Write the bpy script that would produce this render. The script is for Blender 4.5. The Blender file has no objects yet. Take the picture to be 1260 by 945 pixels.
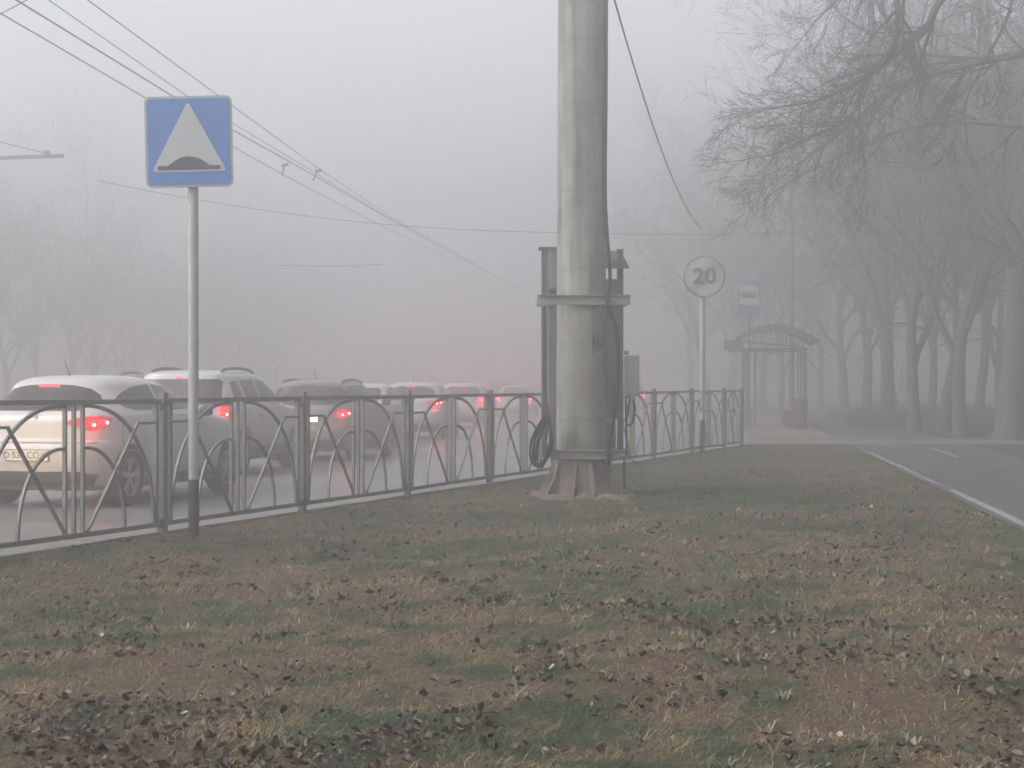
import bpy, bmesh, math, random
import numpy as np
from mathutils import Vector, Matrix, noise
from mathutils.bvhtree import BVHTree
from mathutils.geometry import delaunay_2d_cdt

R = math.radians
SC = bpy.context.scene
COL = SC.collection
rng = random.Random(7)

# ------------------------------------------------------------------ helpers
def tag(o, label=None, cat=None, group=None, kind=None):
    if label: o['label'] = label
    if cat: o['category'] = cat
    if group: o['group'] = group
    if kind: o['kind'] = kind
    return o

def empty(name, loc=(0, 0, 0), rz=0.0, label=None, cat=None, group=None):
    o = bpy.data.objects.new(name, None)
    COL.objects.link(o)
    o.location = loc
    o.rotation_euler = (0, 0, rz)
    o.empty_display_size = 0.2
    return tag(o, label, cat, group)

class MB:
    """collects shapes of ONE mesh"""
    def __init__(s):
        s.v = []; s.f = []; s.mi = []
    def add(s, verts, faces, mi=0):
        b = len(s.v)
        s.v += [tuple(v) for v in verts]
        s.f += [tuple(i + b for i in f) for f in faces]
        s.mi += [mi] * len(faces)
        return s
    def box(s, c, size, rz=0.0, mi=0, M=None):
        x, y, z = size[0] / 2, size[1] / 2, size[2] / 2
        vs = [Vector((a * x, b * y, d * z)) for d in (-1, 1) for b in (-1, 1) for a in (-1, 1)]
        m = M if M is not None else Matrix.Rotation(rz, 3, 'Z')
        vs = [m @ v + Vector(c) for v in vs]
        return s.add(vs, [(0, 2, 3, 1), (4, 5, 7, 6), (0, 1, 5, 4), (2, 6, 7, 3), (0, 4, 6, 2), (1, 3, 7, 5)], mi)
    def bar(s, a, b, w, h=None, mi=0, up=(0, 0, 1)):
        a, b = Vector(a), Vector(b)
        d = b - a
        if d.length < 1e-6: return s
        y = d.normalized()
        u = Vector(up)
        x = y.cross(u)
        if x.length < 1e-4: x = y.cross(Vector((1, 0, 0)))
        x.normalize(); z = x.cross(y)
        return s.box((a + b) / 2, (w, d.length, h or w), mi=mi, M=Matrix((x, y, z)).transposed())
    def tube(s, pts, rad, sides=6, caps=True, mi=0):
        pts = [Vector(p) for p in pts]
        n = len(pts)
        if not hasattr(rad, '__len__'): rad = [rad] * n
        ref = None; vs = []
        for i in range(n):
            t = (pts[min(i + 1, n - 1)] - pts[max(i - 1, 0)])
            t = t.normalized() if t.length > 1e-9 else Vector((0, 0, 1))
            if ref is None:
                ref = t.orthogonal().normalized()
            else:
                ref = (ref - t * ref.dot(t))
                ref = ref.normalized() if ref.length > 1e-6 else t.orthogonal().normalized()
            o2 = t.cross(ref)
            for k in range(sides):
                a = 2 * math.pi * k / sides
                vs.append(pts[i] + (ref * math.cos(a) + o2 * math.sin(a)) * rad[i])
        fs = []
        for i in range(n - 1):
            for k in range(sides):
                k2 = (k + 1) % sides
                fs.append((i * sides + k, i * sides + k2, (i + 1) * sides + k2, (i + 1) * sides + k))
        if caps:
            fs.append(tuple(range(sides))[::-1])
            fs.append(tuple((n - 1) * sides + k for k in range(sides)))
        return s.add(vs, fs, mi)
    def lathe(s, prof, sides=24, c=(0, 0, 0), M=None, mi=0, fr=None):
        """prof: list of (r, z); closed by caps"""
        vs = []; c = Vector(c)
        for (r, z) in prof:
            for k in range(sides):
                a = 2 * math.pi * k / sides
                rr = r * (fr(a, z) if fr else 1)
                v = Vector((rr * math.cos(a), rr * math.sin(a), z))
                vs.append((M @ v if M is not None else v) + c)
        fs = []
        for i in range(len(prof) - 1):
            for k in range(sides):
                k2 = (k + 1) % sides
                fs.append((i * sides + k, i * sides + k2, (i + 1) * sides + k2, (i + 1) * sides + k))
        fs.append(tuple(range(sides))[::-1])
        fs.append(tuple((len(prof) - 1) * sides + k for k in range(sides)))
        return s.add(vs, fs, mi)
    def prism(s, poly, t, f3):
        """poly 2D list extruded by t; f3(u,v,w)->3D"""
        n = len(poly)
        vs = [f3(u, v, 0) for u, v in poly] + [f3(u, v, t) for u, v in poly]
        fs = [tuple(range(n))[::-1], tuple(range(n, 2 * n))]
        fs += [(i, (i + 1) % n, (i + 1) % n + n, i + n) for i in range(n)]
        return s.add(vs, fs)
    def build(s, name, mat, parent=None, smooth=False, loc=None, bevel=0.0, auto=None):
        me = bpy.data.meshes.new(name)
        me.from_pydata(s.v, [], s.f)
        mats = mat if isinstance(mat, (list, tuple)) else [mat]
        for m in mats: me.materials.append(m)
        if len(mats) > 1:
            me.polygons.foreach_set('material_index', s.mi)
        me.validate(); me.update()
        bm = bmesh.new(); bm.from_mesh(me)
        if len(s.f) < 30000:
            bmesh.ops.recalc_face_normals(bm, faces=bm.faces)
        bm.to_mesh(me); bm.free()
        if smooth:
            me.polygons.foreach_set('use_smooth', [True] * len(me.polygons))
            if auto:
                me.set_sharp_from_angle(angle=R(auto))
        o = bpy.data.objects.new(name, me)
        COL.objects.link(o)
        if parent is not None: o.parent = parent
        if loc is not None: o.location = loc
        if bevel:
            b = o.modifiers.new('bevel', 'BEVEL'); b.width = bevel; b.segments = 2; b.limit_method = 'ANGLE'
        return o

def children(o): return [c for c in list(o.children)]
def copy_tree(o, parent=None, swap=None):
    c = o.copy(); COL.objects.link(c)
    if parent is not None: c.parent = parent
    if swap and c.type == 'MESH':
        for i, sl in enumerate(c.material_slots):
            if sl.material and sl.material.name in swap:
                nm = swap[sl.material.name]
                sl.link = 'OBJECT'; sl.material = nm
    for ch in children(o): copy_tree(ch, c, swap)
    return c

def catmull(pts, n):
    """smooth a list of tuples, n subdivisions per span"""
    out = []
    P = [pts[0]] + list(pts) + [pts[-1]]
    for i in range(1, len(P) - 2):
        for k in range(n):
            t = k / n
            row = []
            for a, b, c, d in zip(P[i - 1], P[i], P[i + 1], P[i + 2]):
                row.append(0.5 * ((2 * b) + (-a + c) * t + (2 * a - 5 * b + 4 * c - d) * t * t + (-a + 3 * b - 3 * c + d) * t ** 3))
            out.append(tuple(row))
    out.append(tuple(pts[-1]))
    return out

# ------------------------------------------------------------------ materials
def mat(name, col, rough=0.6, metal=0.0, nscale=None, namt=0.25, bump=0.0, bscale=None, coat=0.0, emis=None, estr=0.0, spec=0.5):
    col = tuple(c * 0.80 for c in col)
    m = bpy.data.materials.new(name); m.use_nodes = True
    nt = m.node_tree; b = nt.nodes['Principled BSDF']
    b.inputs['Base Color'].default_value = (*col, 1)
    b.inputs['Roughness'].default_value = rough
    b.inputs['Metallic'].default_value = metal
    b.inputs['Specular IOR Level'].default_value = spec
    if coat: b.inputs['Coat Weight'].default_value = coat; b.inputs['Coat Roughness'].default_value = 0.08
    if emis:
        b.inputs['Emission Color'].default_value = (*emis, 1)
        b.inputs['Emission Strength'].default_value = estr
    tc = nt.nodes.new('ShaderNodeTexCoord')
    if nscale:
        n = nt.nodes.new('ShaderNodeTexNoise'); n.inputs['Scale'].default_value = nscale; n.inputs['Detail'].default_value = 6
        n.inputs['Roughness'].default_value = 0.65
        nt.links.new(tc.outputs['Object'], n.inputs['Vector'])
        r = nt.nodes.new('ShaderNodeMapRange')
        r.inputs['From Min'].default_value = 0.3; r.inputs['From Max'].default_value = 0.7
        r.inputs['To Min'].default_value = 1 - namt; r.inputs['To Max'].default_value = 1 + namt
        nt.links.new(n.outputs['Fac'], r.inputs['Value'])
        mx = nt.nodes.new('ShaderNodeVectorMath'); mx.operation = 'SCALE'
        mx.inputs[0].default_value = col
        nt.links.new(r.outputs['Result'], mx.inputs['Scale'])
        nt.links.new(mx.outputs['Vector'], b.inputs['Base Color'])
    if bump:
        n2 = nt.nodes.new('ShaderNodeTexNoise'); n2.inputs['Scale'].default_value = bscale or 40; n2.inputs['Detail'].default_value = 5
        nt.links.new(tc.outputs['Object'], n2.inputs['Vector'])
        bp = nt.nodes.new('ShaderNodeBump'); bp.inputs['Strength'].default_value = 0.6; bp.inputs['Distance'].default_value = bump
        nt.links.new(n2.outputs['Fac'], bp.inputs['Height']); nt.links.new(bp.outputs['Normal'], b.inputs['Normal'])
    return m

def N(nt, t, **kw):
    n = nt.nodes.new(t)
    for k, v in kw.items():
        if k in n.inputs: n.inputs[k].default_value = v
        else: setattr(n, k, v)
    return n

def ramp(nt, stops, interp='LINEAR'):
    r = nt.nodes.new('ShaderNodeValToRGB'); cr = r.color_ramp; cr.interpolation = interp
    while len(cr.elements) < len(stops): cr.elements.new(0.5)
    for e, (p, c) in zip(cr.elements, stops):
        e.position = p; e.color = (*c, 1) if len(c) == 3 else c
    return r

def mixc(nt, fac, a, b, mode='MIX'):
    m = nt.nodes.new('ShaderNodeMix'); m.data_type = 'RGBA'; m.blend_type = mode
    for sock, val in ((m.inputs[0], fac), (m.inputs[6], a), (m.inputs[7], b)):
        if hasattr(val, 'is_linked') or hasattr(val, 'links'): nt.links.new(val, sock)
        elif isinstance(val, (int, float)): sock.default_value = val
        else: sock.default_value = (*val, 1)
    return m.outputs[2]

def paint(name, col, dirt=0.6, rough=0.28):
    col = tuple(c * 0.88 for c in col)
    m = bpy.data.materials.new(name); m.use_nodes = True
    nt = m.node_tree; b = nt.nodes['Principled BSDF']; L = nt.links.new
    tc = N(nt, 'ShaderNodeTexCoord')
    sep = N(nt, 'ShaderNodeSeparateXYZ'); L(tc.outputs['Object'], sep.inputs[0])
    no = N(nt, 'ShaderNodeTexNoise', Scale=3.5, Detail=7.0, Roughness=0.7)
    L(tc.outputs['Object'], no.inputs['Vector'])
    add = N(nt, 'ShaderNodeMath', operation='MULTIPLY_ADD'); L(no.outputs['Fac'], add.inputs[0]); add.inputs[1].default_value = -0.55
    L(sep.outputs['Z'], add.inputs[2])
    mr = N(nt, 'ShaderNodeMapRange'); L(add.outputs[0], mr.inputs['Value'])
    mr.inputs['From Min'].default_value = 0.05; mr.inputs['From Max'].default_value = 0.78
    mr.inputs['To Min'].default_value = dirt; mr.inputs['To Max'].default_value = 0.04
    c = mixc(nt, mr.outputs['Result'], col, (0.17, 0.145, 0.115))
    L(c, b.inputs['Base Color'])
    rr = N(nt, 'ShaderNodeMapRange'); L(mr.outputs['Result'], rr.inputs['Value'])
    rr.inputs['To Min'].default_value = rough; rr.inputs['To Max'].default_value = 0.8
    L(rr.outputs['Result'], b.inputs['Roughness'])
    b.inputs['Coat Weight'].default_value = 0.25
    b.inputs['Coat Roughness'].default_value = 0.12
    return m

M = {}
M['steel'] = mat('galvanised_paint', (0.145, 0.15, 0.135), 0.5, 0.25, 9, 0.22, 0.002, 60)
M['steel_dark'] = mat('dark_steel', (0.10, 0.105, 0.10), 0.55, 0.2, 8, 0.3)
M['kerb'] = mat('kerb_concrete', (0.19, 0.19, 0.185), 0.85, 0, 5, 0.22, 0.004, 50)
M['white_pole'] = mat('white_pole_paint', (0.33, 0.34, 0.315), 0.5, 0, 7, 0.1, 0.0006, 60)
M['black_pole'] = mat('black_pole_paint', (0.015, 0.015, 0.017), 0.6, 0, 10, 0.25)
M['sign_rim'] = mat('sign_rim', (0.29, 0.30, 0.30), 0.45, 0.1, 10, 0.1)
M['sign_blue'] = mat('sign_blue', (0.030, 0.135, 0.385), 0.45, 0, 6, 0.07)
M['sign_white'] = mat('sign_white', (0.36, 0.375, 0.375), 0.45, 0, 6, 0.06)
M['sign_black'] = mat('sign_black', (0.03, 0.029, 0.034), 0.6, 0, 12, 0.2)
M['sign_grey'] = mat('sign_grey', (0.05, 0.052, 0.056), 0.5)
M['rubber'] = mat('tyre_rubber', (0.028, 0.028, 0.030), 0.85, 0, 20, 0.3)
M['rim'] = mat('alloy', (0.34, 0.34, 0.35), 0.4, 0.5, 8, 0.35)
M['plastic'] = mat('black_plastic', (0.035, 0.035, 0.037), 0.55, 0, 9, 0.35)
M['glass'] = mat('car_glass', (0.020, 0.024, 0.026), 0.16, 0.0, spec=0.32)
M['seam'] = mat('seam', (0.03, 0.03, 0.03), 0.8)
M['chrome'] = mat('chrome', (0.55, 0.55, 0.56), 0.25, 0.9)
M['plate'] = mat('plate_white', (0.62, 0.62, 0.60), 0.5, 0, 15, 0.12)
M['plate_txt'] = mat('plate_ink', (0.08, 0.08, 0.09), 0.6)
M['plate_lit'] = mat('plate_lit', (0.62, 0.60, 0.5), 0.5, emis=(1.0, 0.85, 0.5), estr=1.5)
M['lens'] = mat('red_lens', (0.25, 0.012, 0.015), 0.2, spec=0.6)
M['lens_lit'] = mat('red_lens_lit', (0.5, 0.01, 0.01), 0.3, emis=(1.0, 0.04, 0.055), estr=0.5)
M['lens_glow'] = mat('red_lens_glow', (0.5, 0.02, 0.02), 0.3, emis=(1.0, 0.03, 0.05), estr=0.07)
M['lamp_core'] = mat('brake_bulb', (0.6, 0.1, 0.1), 0.3, emis=(1.0, 0.25, 0.22), estr=9)
M['lens_high'] = mat('high_lens_lit', (0.5, 0.01, 0.01), 0.3, emis=(1.0, 0.06, 0.07), estr=1.0)
M['lamp_amber'] = mat('amber_bulb', (0.6, 0.2, 0.1), 0.3, emis=(1.0, 0.40, 0.16), estr=14)
M['headlamp'] = mat('headlamp_lit', (0.6, 0.6, 0.5), 0.2, emis=(1.0, 0.86, 0.62), estr=10)
M['cable'] = mat('black_cable', (0.016, 0.015, 0.018), 0.9, spec=0.2)
M['wire'] = mat('overhead_wire', (0.04, 0.04, 0.043), 0.6)
M['cabinet'] = mat('cabinet_grey', (0.165, 0.18, 0.18), 0.55, 0.1, 4, 0.2, 0.001, 30)
M['cabinet2'] = mat('cabinet_pale', (0.20, 0.215, 0.205), 0.55, 0.1, 4, 0.16)
M['rusty'] = mat('rusty_sheet', (0.095, 0.08, 0.068), 0.85, 0, 6, 0.3)
M['base'] = mat('corroded_base', (0.15, 0.125, 0.115), 0.9, 0, 5, 0.6, 0.03, 14)
M['pad'] = mat('rough_concrete_pad', (0.135, 0.115, 0.10), 0.95, 0, 5, 0.35, 0.03, 14)
M['beam'] = mat('clamp_beam', (0.20, 0.20, 0.185), 0.7, 0.1, 6, 0.25)
M['spray'] = mat('spray_paint', (0.014, 0.013, 0.018), 0.8)
M['line'] = mat('white_line', (0.23, 0.23, 0.23), 0.7, 0, 9, 0.6)
M['shelter'] = mat('shelter_steel', (0.10, 0.097, 0.098), 0.6, 0.1, 5, 0.2)
M['bin'] = mat('bin_red', (0.10, 0.07, 0.068), 0.7, 0, 8, 0.3)
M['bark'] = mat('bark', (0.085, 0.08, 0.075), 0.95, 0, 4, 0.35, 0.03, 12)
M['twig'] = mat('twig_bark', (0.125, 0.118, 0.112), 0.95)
M['paintw1'] = paint('paint_white_hatchback', (0.47, 0.48, 0.49), 0.62)
M['paintw2'] = paint('paint_white_suv', (0.47, 0.48, 0.495), 0.80)
M['paints'] = paint('paint_silver', (0.15, 0.135, 0.135), 0.8)
M['paintg'] = paint('paint_dark', (0.06, 0.062, 0.07), 0.6)
M['paintw3'] = paint('paint_white', (0.44, 0.445, 0.455), 0.7)

# asphalt
def asphalt(name, base, rough, patch=None):
    m = bpy.data.materials.new(name); m.use_nodes = True
    nt = m.node_tree; b = nt.nodes['Principled BSDF']; L = nt.links.new
    tc = N(nt, 'ShaderNodeTexCoord')
    n1 = N(nt, 'ShaderNodeTexNoise', Scale=0.45, Detail=5.0, Roughness=0.6); L(tc.outputs['Object'], n1.inputs['Vector'])
    n2 = N(nt, 'ShaderNodeTexNoise', Scale=60.0, Detail=4.0); L(tc.outputs['Object'], n2.inputs['Vector'])
    r = ramp(nt, [(0.3, [c * 0.8 for c in base]), (0.7, [c * 1.25 for c in base])]); L(n1.outputs['Fac'], r.inputs[0])
    c = mixc(nt, 0.35, r.outputs[0], n2.outputs['Fac'], 'OVERLAY')
    L(c, b.inputs['Base Color'])
    mr = N(nt, 'ShaderNodeMapRange'); L(n1.outputs['Fac'], mr.inputs['Value'])
    mr.inputs['To Min'].default_value = rough - 0.15; mr.inputs['To Max'].default_value = rough + 0.2
    L(mr.outputs['Result'], b.inputs['Roughness'])
    bp = N(nt, 'ShaderNodeBump', Strength=0.4, Distance=0.004); L(n2.outputs['Fac'], bp.inputs['Height']); L(bp.outputs['Normal'], b.inputs['Normal'])
    return m
M['road'] = asphalt('road_asphalt', (0.115, 0.115, 0.12), 0.34)
M['pathm'] = asphalt('path_asphalt', (0.052, 0.053, 0.058), 0.6)
M['path2'] = asphalt('pale_path', (0.11, 0.103, 0.10), 0.7)

def tiles(name, c1, c2, c3):
    m = bpy.data.materials.new(name); m.use_nodes = True
    nt = m.node_tree; b = nt.nodes['Principled BSDF']; L = nt.links.new
    tc = N(nt, 'ShaderNodeTexCoord')
    br = N(nt, 'ShaderNodeTexBrick', Scale=2.5); L(tc.outputs['Object'], br.inputs['Vector'])
    br.inputs['Color1'].default_value = (*c1, 1); br.inputs['Color2'].default_value = (*c2, 1); br.inputs['Mortar'].default_value = (*c3, 1)
    br.inputs['Mortar Size'].default_value = 0.015
    L(br.outputs['Color'], b.inputs['Base Color']); b.inputs['Roughness'].default_value = 0.75
    return m
M['tiles'] = tiles('paving_tiles', (0.19, 0.135, 0.125), (0.17, 0.128, 0.117), (0.10, 0.085, 0.08))

# lawn: dry and green patches; the same patch pattern colours soil and blades
def lawn_nodes(nt, blades):
    L = nt.links.new
    b = nt.nodes['Principled BSDF']
    geo = N(nt, 'ShaderNodeNewGeometry')
    mp = N(nt, 'ShaderNodeMapping'); mp.inputs['Scale'].default_value = (1, 0.85, 0)
    L(geo.outputs['Position'], mp.inputs['Vector'])
    n1 = N(nt, 'ShaderNodeTexNoise', Scale=2.3, Detail=7.0, Roughness=0.7); L(mp.outputs[0], n1.inputs['Vector'])
    n2 = N(nt, 'ShaderNodeTexNoise', Scale=0.32, Detail=2.0); L(mp.outputs[0], n2.inputs['Vector'])
    s = N(nt, 'ShaderNodeMath', operation='MULTIPLY_ADD'); L(n2.outputs['Fac'], s.inputs[0]); s.inputs[1].default_value = 0.55; L(n1.outputs['Fac'], s.inputs[2])
    # greener further along
    sep = N(nt, 'ShaderNodeSeparateXYZ'); L(geo.outputs['Position'], sep.inputs[0])
    far = N(nt, 'ShaderNodeMapRange'); L(sep.outputs['Y'], far.inputs['Value'])
    far.inputs['From Min'].default_value = 9; far.inputs['From Max'].default_value = 22; far.inputs['To Min'].default_value = 0.0; far.inputs['To Max'].default_value = 0.05
    s2 = N(nt, 'ShaderNodeMath', operation='ADD'); L(s.outputs[0], s2.inputs[0]); L(far.outputs[0], s2.inputs[1])
    if blades:
        at = N(nt, 'ShaderNodeAttribute', attribute_name='rnd')
        s3 = N(nt, 'ShaderNodeMath', operation='MULTIPLY_ADD'); L(at.outputs['Fac'], s3.inputs[0]); s3.inputs[1].default_value = 0.13; L(s2.outputs[0], s3.inputs[2])
        r = ramp(nt, [(0.66, (0.140, 0.092, 0.064)), (0.81, (0.172, 0.122, 0.070)), (0.865, (0.090, 0.092, 0.044)), (0.96, (0.040, 0.062, 0.026))])
        L(s3.outputs[0], r.inputs[0])
        v = N(nt, 'ShaderNodeMapRange'); L(at.outputs['Fac'], v.inputs['Value']); v.inputs['To Min'].default_value = 0.3; v.inputs['To Max'].default_value = 2.15
        sc = N(nt, 'ShaderNodeVectorMath', operation='SCALE'); L(r.outputs[0], sc.inputs[0]); L(v.outputs[0], sc.inputs['Scale'])
        L(sc.outputs[0], b.inputs['Base Color'])
        b.inputs['Roughness'].default_value = 0.7
    else:
        n3 = N(nt, 'ShaderNodeTexNoise', Scale=26.0, Detail=5.0, Roughness=0.7); L(geo.outputs['Position'], n3.inputs['Vector'])
        s3 = N(nt, 'ShaderNodeMath', operation='MULTIPLY_ADD'); L(n3.outputs['Fac'], s3.inputs[0]); s3.inputs[1].default_value = 0.14; L(s2.outputs[0], s3.inputs[2])
        r = ramp(nt, [(0.66, (0.076, 0.050, 0.035)), (0.81, (0.084, 0.060, 0.036)), (0.88, (0.040, 0.045, 0.024)), (0.96, (0.024, 0.033, 0.017))])
        L(s3.outputs[0], r.inputs[0])
        v = N(nt, 'ShaderNodeMapRange'); L(n3.outputs['Fac'], v.inputs['Value']); v.inputs['From Min'].default_value = 0.3; v.inputs['From Max'].default_value = 0.7; v.inputs['To Min'].default_value = 0.4; v.inputs['To Max'].default_value = 1.5
        sc = N(nt, 'ShaderNodeVectorMath', operation='SCALE'); L(r.outputs[0], sc.inputs[0]); L(v.outputs[0], sc.inputs['Scale'])
        L(sc.outputs[0], b.inputs['Base Color'])
        bp = N(nt, 'ShaderNodeBump', Strength=0.8, Distance=0.03); L(n3.outputs['Fac'], bp.inputs['Height']); L(bp.outputs[0], b.inputs['Normal'])
        b.inputs['Roughness'].default_value = 0.95
    b.inputs['Specular IOR Level'].default_value = 0.26
M['lawn'] = bpy.data.materials.new('lawn_soil'); M['lawn'].use_nodes = True; lawn_nodes(M['lawn'].node_tree, False)
M['blade'] = bpy.data.materials.new('grass_blade'); M['blade'].use_nodes = True; lawn_nodes(M['blade'].node_tree, True)
def leafmat():
    m = bpy.data.materials.new('fallen_leaf'); m.use_nodes = True
    nt = m.node_tree; b = nt.nodes['Principled BSDF']; L = nt.links.new
    at = N(nt, 'ShaderNodeAttribute', attribute_name='rnd')
    r = ramp(nt, [(0.0, (0.018, 0.013, 0.012)), (0.40, (0.050, 0.033, 0.027)), (0.72, (0.11, 0.078, 0.062)), (0.90, (0.20, 0.16, 0.135)), (1.0, (0.30, 0.27, 0.24))])
    L(at.outputs['Fac'], r.inputs[0]); L(r.outputs[0], b.inputs['Base Color']); b.inputs['Roughness'].default_value = 0.65
    return m
M['leaf'] = leafmat()

# concrete pole with stains running down
def pole_mat():
    m = bpy.data.materials.new('stained_concrete'); m.use_nodes = True
    nt = m.node_tree; b = nt.nodes['Principled BSDF']; L = nt.links.new
    tc = N(nt, 'ShaderNodeTexCoord')
    mp = N(nt, 'ShaderNodeMapping'); mp.inputs['Scale'].default_value = (9, 9, 0.55); L(tc.outputs['Object'], mp.inputs['Vector'])
    n1 = N(nt, 'ShaderNodeTexNoise', Scale=1.0, Detail=6.0, Roughness=0.65); L(mp.outputs[0], n1.inputs['Vector'])
    n2 = N(nt, 'ShaderNodeTexNoise', Scale=2.2, Detail=8.0, Roughness=0.7); L(tc.outputs['Object'], n2.inputs['Vector'])
    r = ramp(nt, [(0.33, (0.075, 0.074, 0.066)), (0.47, (0.175, 0.177, 0.16)), (0.70, (0.265, 0.265, 0.24))]); L(n1.outputs['Fac'], r.inputs[0])
    r2 = ramp(nt, [(0.38, (0.45, 0.43, 0.40)), (0.52, (0.85, 0.84, 0.82)), (0.6, (1, 1, 1))]); L(n2.outputs['Fac'], r2.inputs[0])
    c = mixc(nt, 0.75, r.outputs[0], r2.outputs[0], 'MULTIPLY')
    # faint form joints
    w = N(nt, 'ShaderNodeTexWave', Scale=0.36, Distortion=1.2, Detail=3.0); w.wave_type = 'BANDS'; w.bands_direction = 'Z'
    L(tc.outputs['Object'], w.inputs['Vector'])
    r3 = ramp(nt, [(0.0, (0.68, 0.67, 0.66)), (0.010, (1, 1, 1))]); L(w.outputs['Fac'], r3.inputs[0])
    c = mixc(nt, 0.8, c, r3.outputs[0], 'MULTIPLY')
    # brown rust run on the right
    vd = N(nt, 'ShaderNodeVectorMath', operation='DISTANCE'); mp2 = N(nt, 'ShaderNodeMapping'); mp2.inputs['Scale'].default_value = (1, 0, 0.36)
    L(tc.outputs['Object'], mp2.inputs['Vector']); L(mp2.outputs[0], vd.inputs[0]); vd.inputs[1].default_value = (0.10, 0, 0.36 * 1.28)
    r4 = ramp(nt, [(0.02, (1, 1, 1)), (0.12, (0, 0, 0))]); L(vd.outputs['Value'], r4.inputs[0])
    k = N(nt, 'ShaderNodeMath', operation='MULTIPLY'); L(r4.outputs[0], k.inputs[0]); L(n2.outputs['Fac'], k.inputs[1])
    c = mixc(nt, k.outputs[0], c, (0.14, 0.09, 0.065))
    L(c, b.inputs['Base Color']); b.inputs['Roughness'].default_value = 0.85
    bp = N(nt, 'ShaderNodeBump', Strength=0.5, Distance=0.006); L(n2.outputs['Fac'], bp.inputs['Height']); L(bp.outputs[0], b.inputs['Normal'])
    return m
M['pole'] = pole_mat()

# ------------------------------------------------------------------ layout
CAM = Vector((0, 0, 1.3))
F0 = Vector((-3.03, 15.5, 0)); STEP = Vector((0.9116, 2.554, 0)); FD = STEP.normalized()
FN = Vector((-FD.y, FD.x, 0))          # towards the road
FANG = math.atan2(STEP.y, STEP.x)
def fence_pt(n): return F0 + STEP * n
def road_z(Y): return -0.10 - (0.0018 * (Y - 22) if Y > 22 else 0)
# kerb line (edge of the lawn), then the stop platform
kl = [fence_pt(-14), fence_pt(-6), fence_pt(8.7)] + [Vector(p) for p in ((5.75, 41.5, 0), (6.15, 46, 0), (6.6, 52, 0), (7.6, 62, 0), (10.4, 85, 0), (15, 120, 0), (28, 200, 0))]
def kerb_x(Y):
    for a, b in zip(kl[:-1], kl[1:]):
        if a.y <= Y <= b.y: return a.x + (b.x - a.x) * (Y - a.y) / (b.y - a.y)
    return kl[0].x + (Y - kl[0].y) * STEP.x / STEP.y if Y < kl[0].y else kl[-1].x

def sheet(name, rows, m, kind='structure', loc=None):
    """rows: list of rows of points -> grid"""
    b = MB(); nc = len(rows[0]); vs = [p for r in rows for p in r]
    fs = [(i * nc + j, i * nc + j + 1, (i + 1) * nc + j + 1, (i + 1) * nc + j) for i in range(len(rows) - 1) for j in range(nc - 1)]
    b.add(vs, fs); o = b.build(name, m, smooth=True); o['kind'] = kind
    return o

# terrain far and wide
b = MB(); b.add([(-150, -60, -0.6), (150, -60, -0.6), (150, 240, -0.6), (-150, 240, -0.6)], [(0, 1, 2, 3)])
tag(b.build('terrain', M['lawn']), kind='structure')
# road
ys = [-40, -20, 0, 8, 14, 20, 26, 32, 38, 44, 50, 60, 72, 90, 120, 160, 230]
sheet('road', [[(x, y, road_z(y)) for x in (kerb_x(y) - 19 + 0.0 * y, kerb_x(y) - 9, kerb_x(y) - 0.02)] for y in ys], M['road'])
# verge beyond the road
sheet('far_verge', [[(x, y, road_z(y) + 0.12) for x in (-150, kerb_x(y) - 18.8)] for y in ys], M['lawn'])
b = MB()
for a, c in zip(ys[:-1], ys[1:]):
    pa = Vector((kerb_x(a) - 18.75, a, road_z(a) + 0.06)); pc = Vector((kerb_x(c) - 18.75, c, road_z(c) + 0.06))
    b.bar(pa, pc, 0.16, 0.16)
tag(b.build('far_kerb', M['kerb']), kind='structure')

# lawn with slight undulation (z=0 elsewhere)
def bump_at(x, y):
    k = max(0.0, min(1.0, (x - kerb_x(y) - 0.1) / 1.2)) * max(0.0, min(1.0, (path_l(y) - x) / 1.0)) * max(0.0, min(1.0, (37 - y) / 3))
    return k * 0.05 * (noise.fractal((x * 0.8, y * 0.8, 3.1), 0.9, 2.0, 3) + 0.15)
def path_l(y): return 6.32 + 0.120 * (y - 30.9)
def path_r(y): return 8.85 + 0.125 * (y - 30.9)
rows = []
y = -20.0
while y < 38.2:
    xl = kerb_x(y); row = []
    nn = 70
    for i in range(nn + 1):
        x = xl + (path_l(y) + 0.3 - xl) * i / nn
        row.append((x, y, bump_at(x, y)))
    row.append((150, y, 0.0))
    rows.append(row)
    y += 0.3 if 4 < y < 24 else 0.8
ylast = rows[-1][0][1]
for yy in (50, 62, 85, 120, 200):
    xl = kerb_x(yy)
    rows.append([(xl + (path_l(yy) + 0.3 - xl) * i / 70, yy, 0.0) for i in range(71)] + [(150, yy, 0.0)])
sheet('lawn', rows, M['lawn'])

# kerb: one stone at a time in one strip
def kerb_line(name, pts, w, top, bot, m, seam=1.0):
    b = MB()
    for a, c in zip(pts[:-1], pts[1:]):
        L = (c - a).length; n = max(1, int(L / seam))
        for i in range(n):
            p = a.lerp(c, i / n); q = a.lerp(c, (i + 1) / n)
            dd = (q - p).normalized() * 0.004
            dz = rng.uniform(-0.004, 0.004)
            b.bar(p + dd + Vector((0, 0, (top + bot) / 2 + dz)), q - dd + Vector((0, 0, (top + bot) / 2 + dz)), w, top - bot)
    o = b.build(name, m); o['kind'] = 'structure'
    return o
kp = [p + FN * 0.19 for p in kl[:3]] + [p + Vector((-0.19, 0.0, 0)) for p in kl[3:]]
kerb_line('kerb', kp, 0.36, 0.018, -0.5, M['kerb'])

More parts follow.
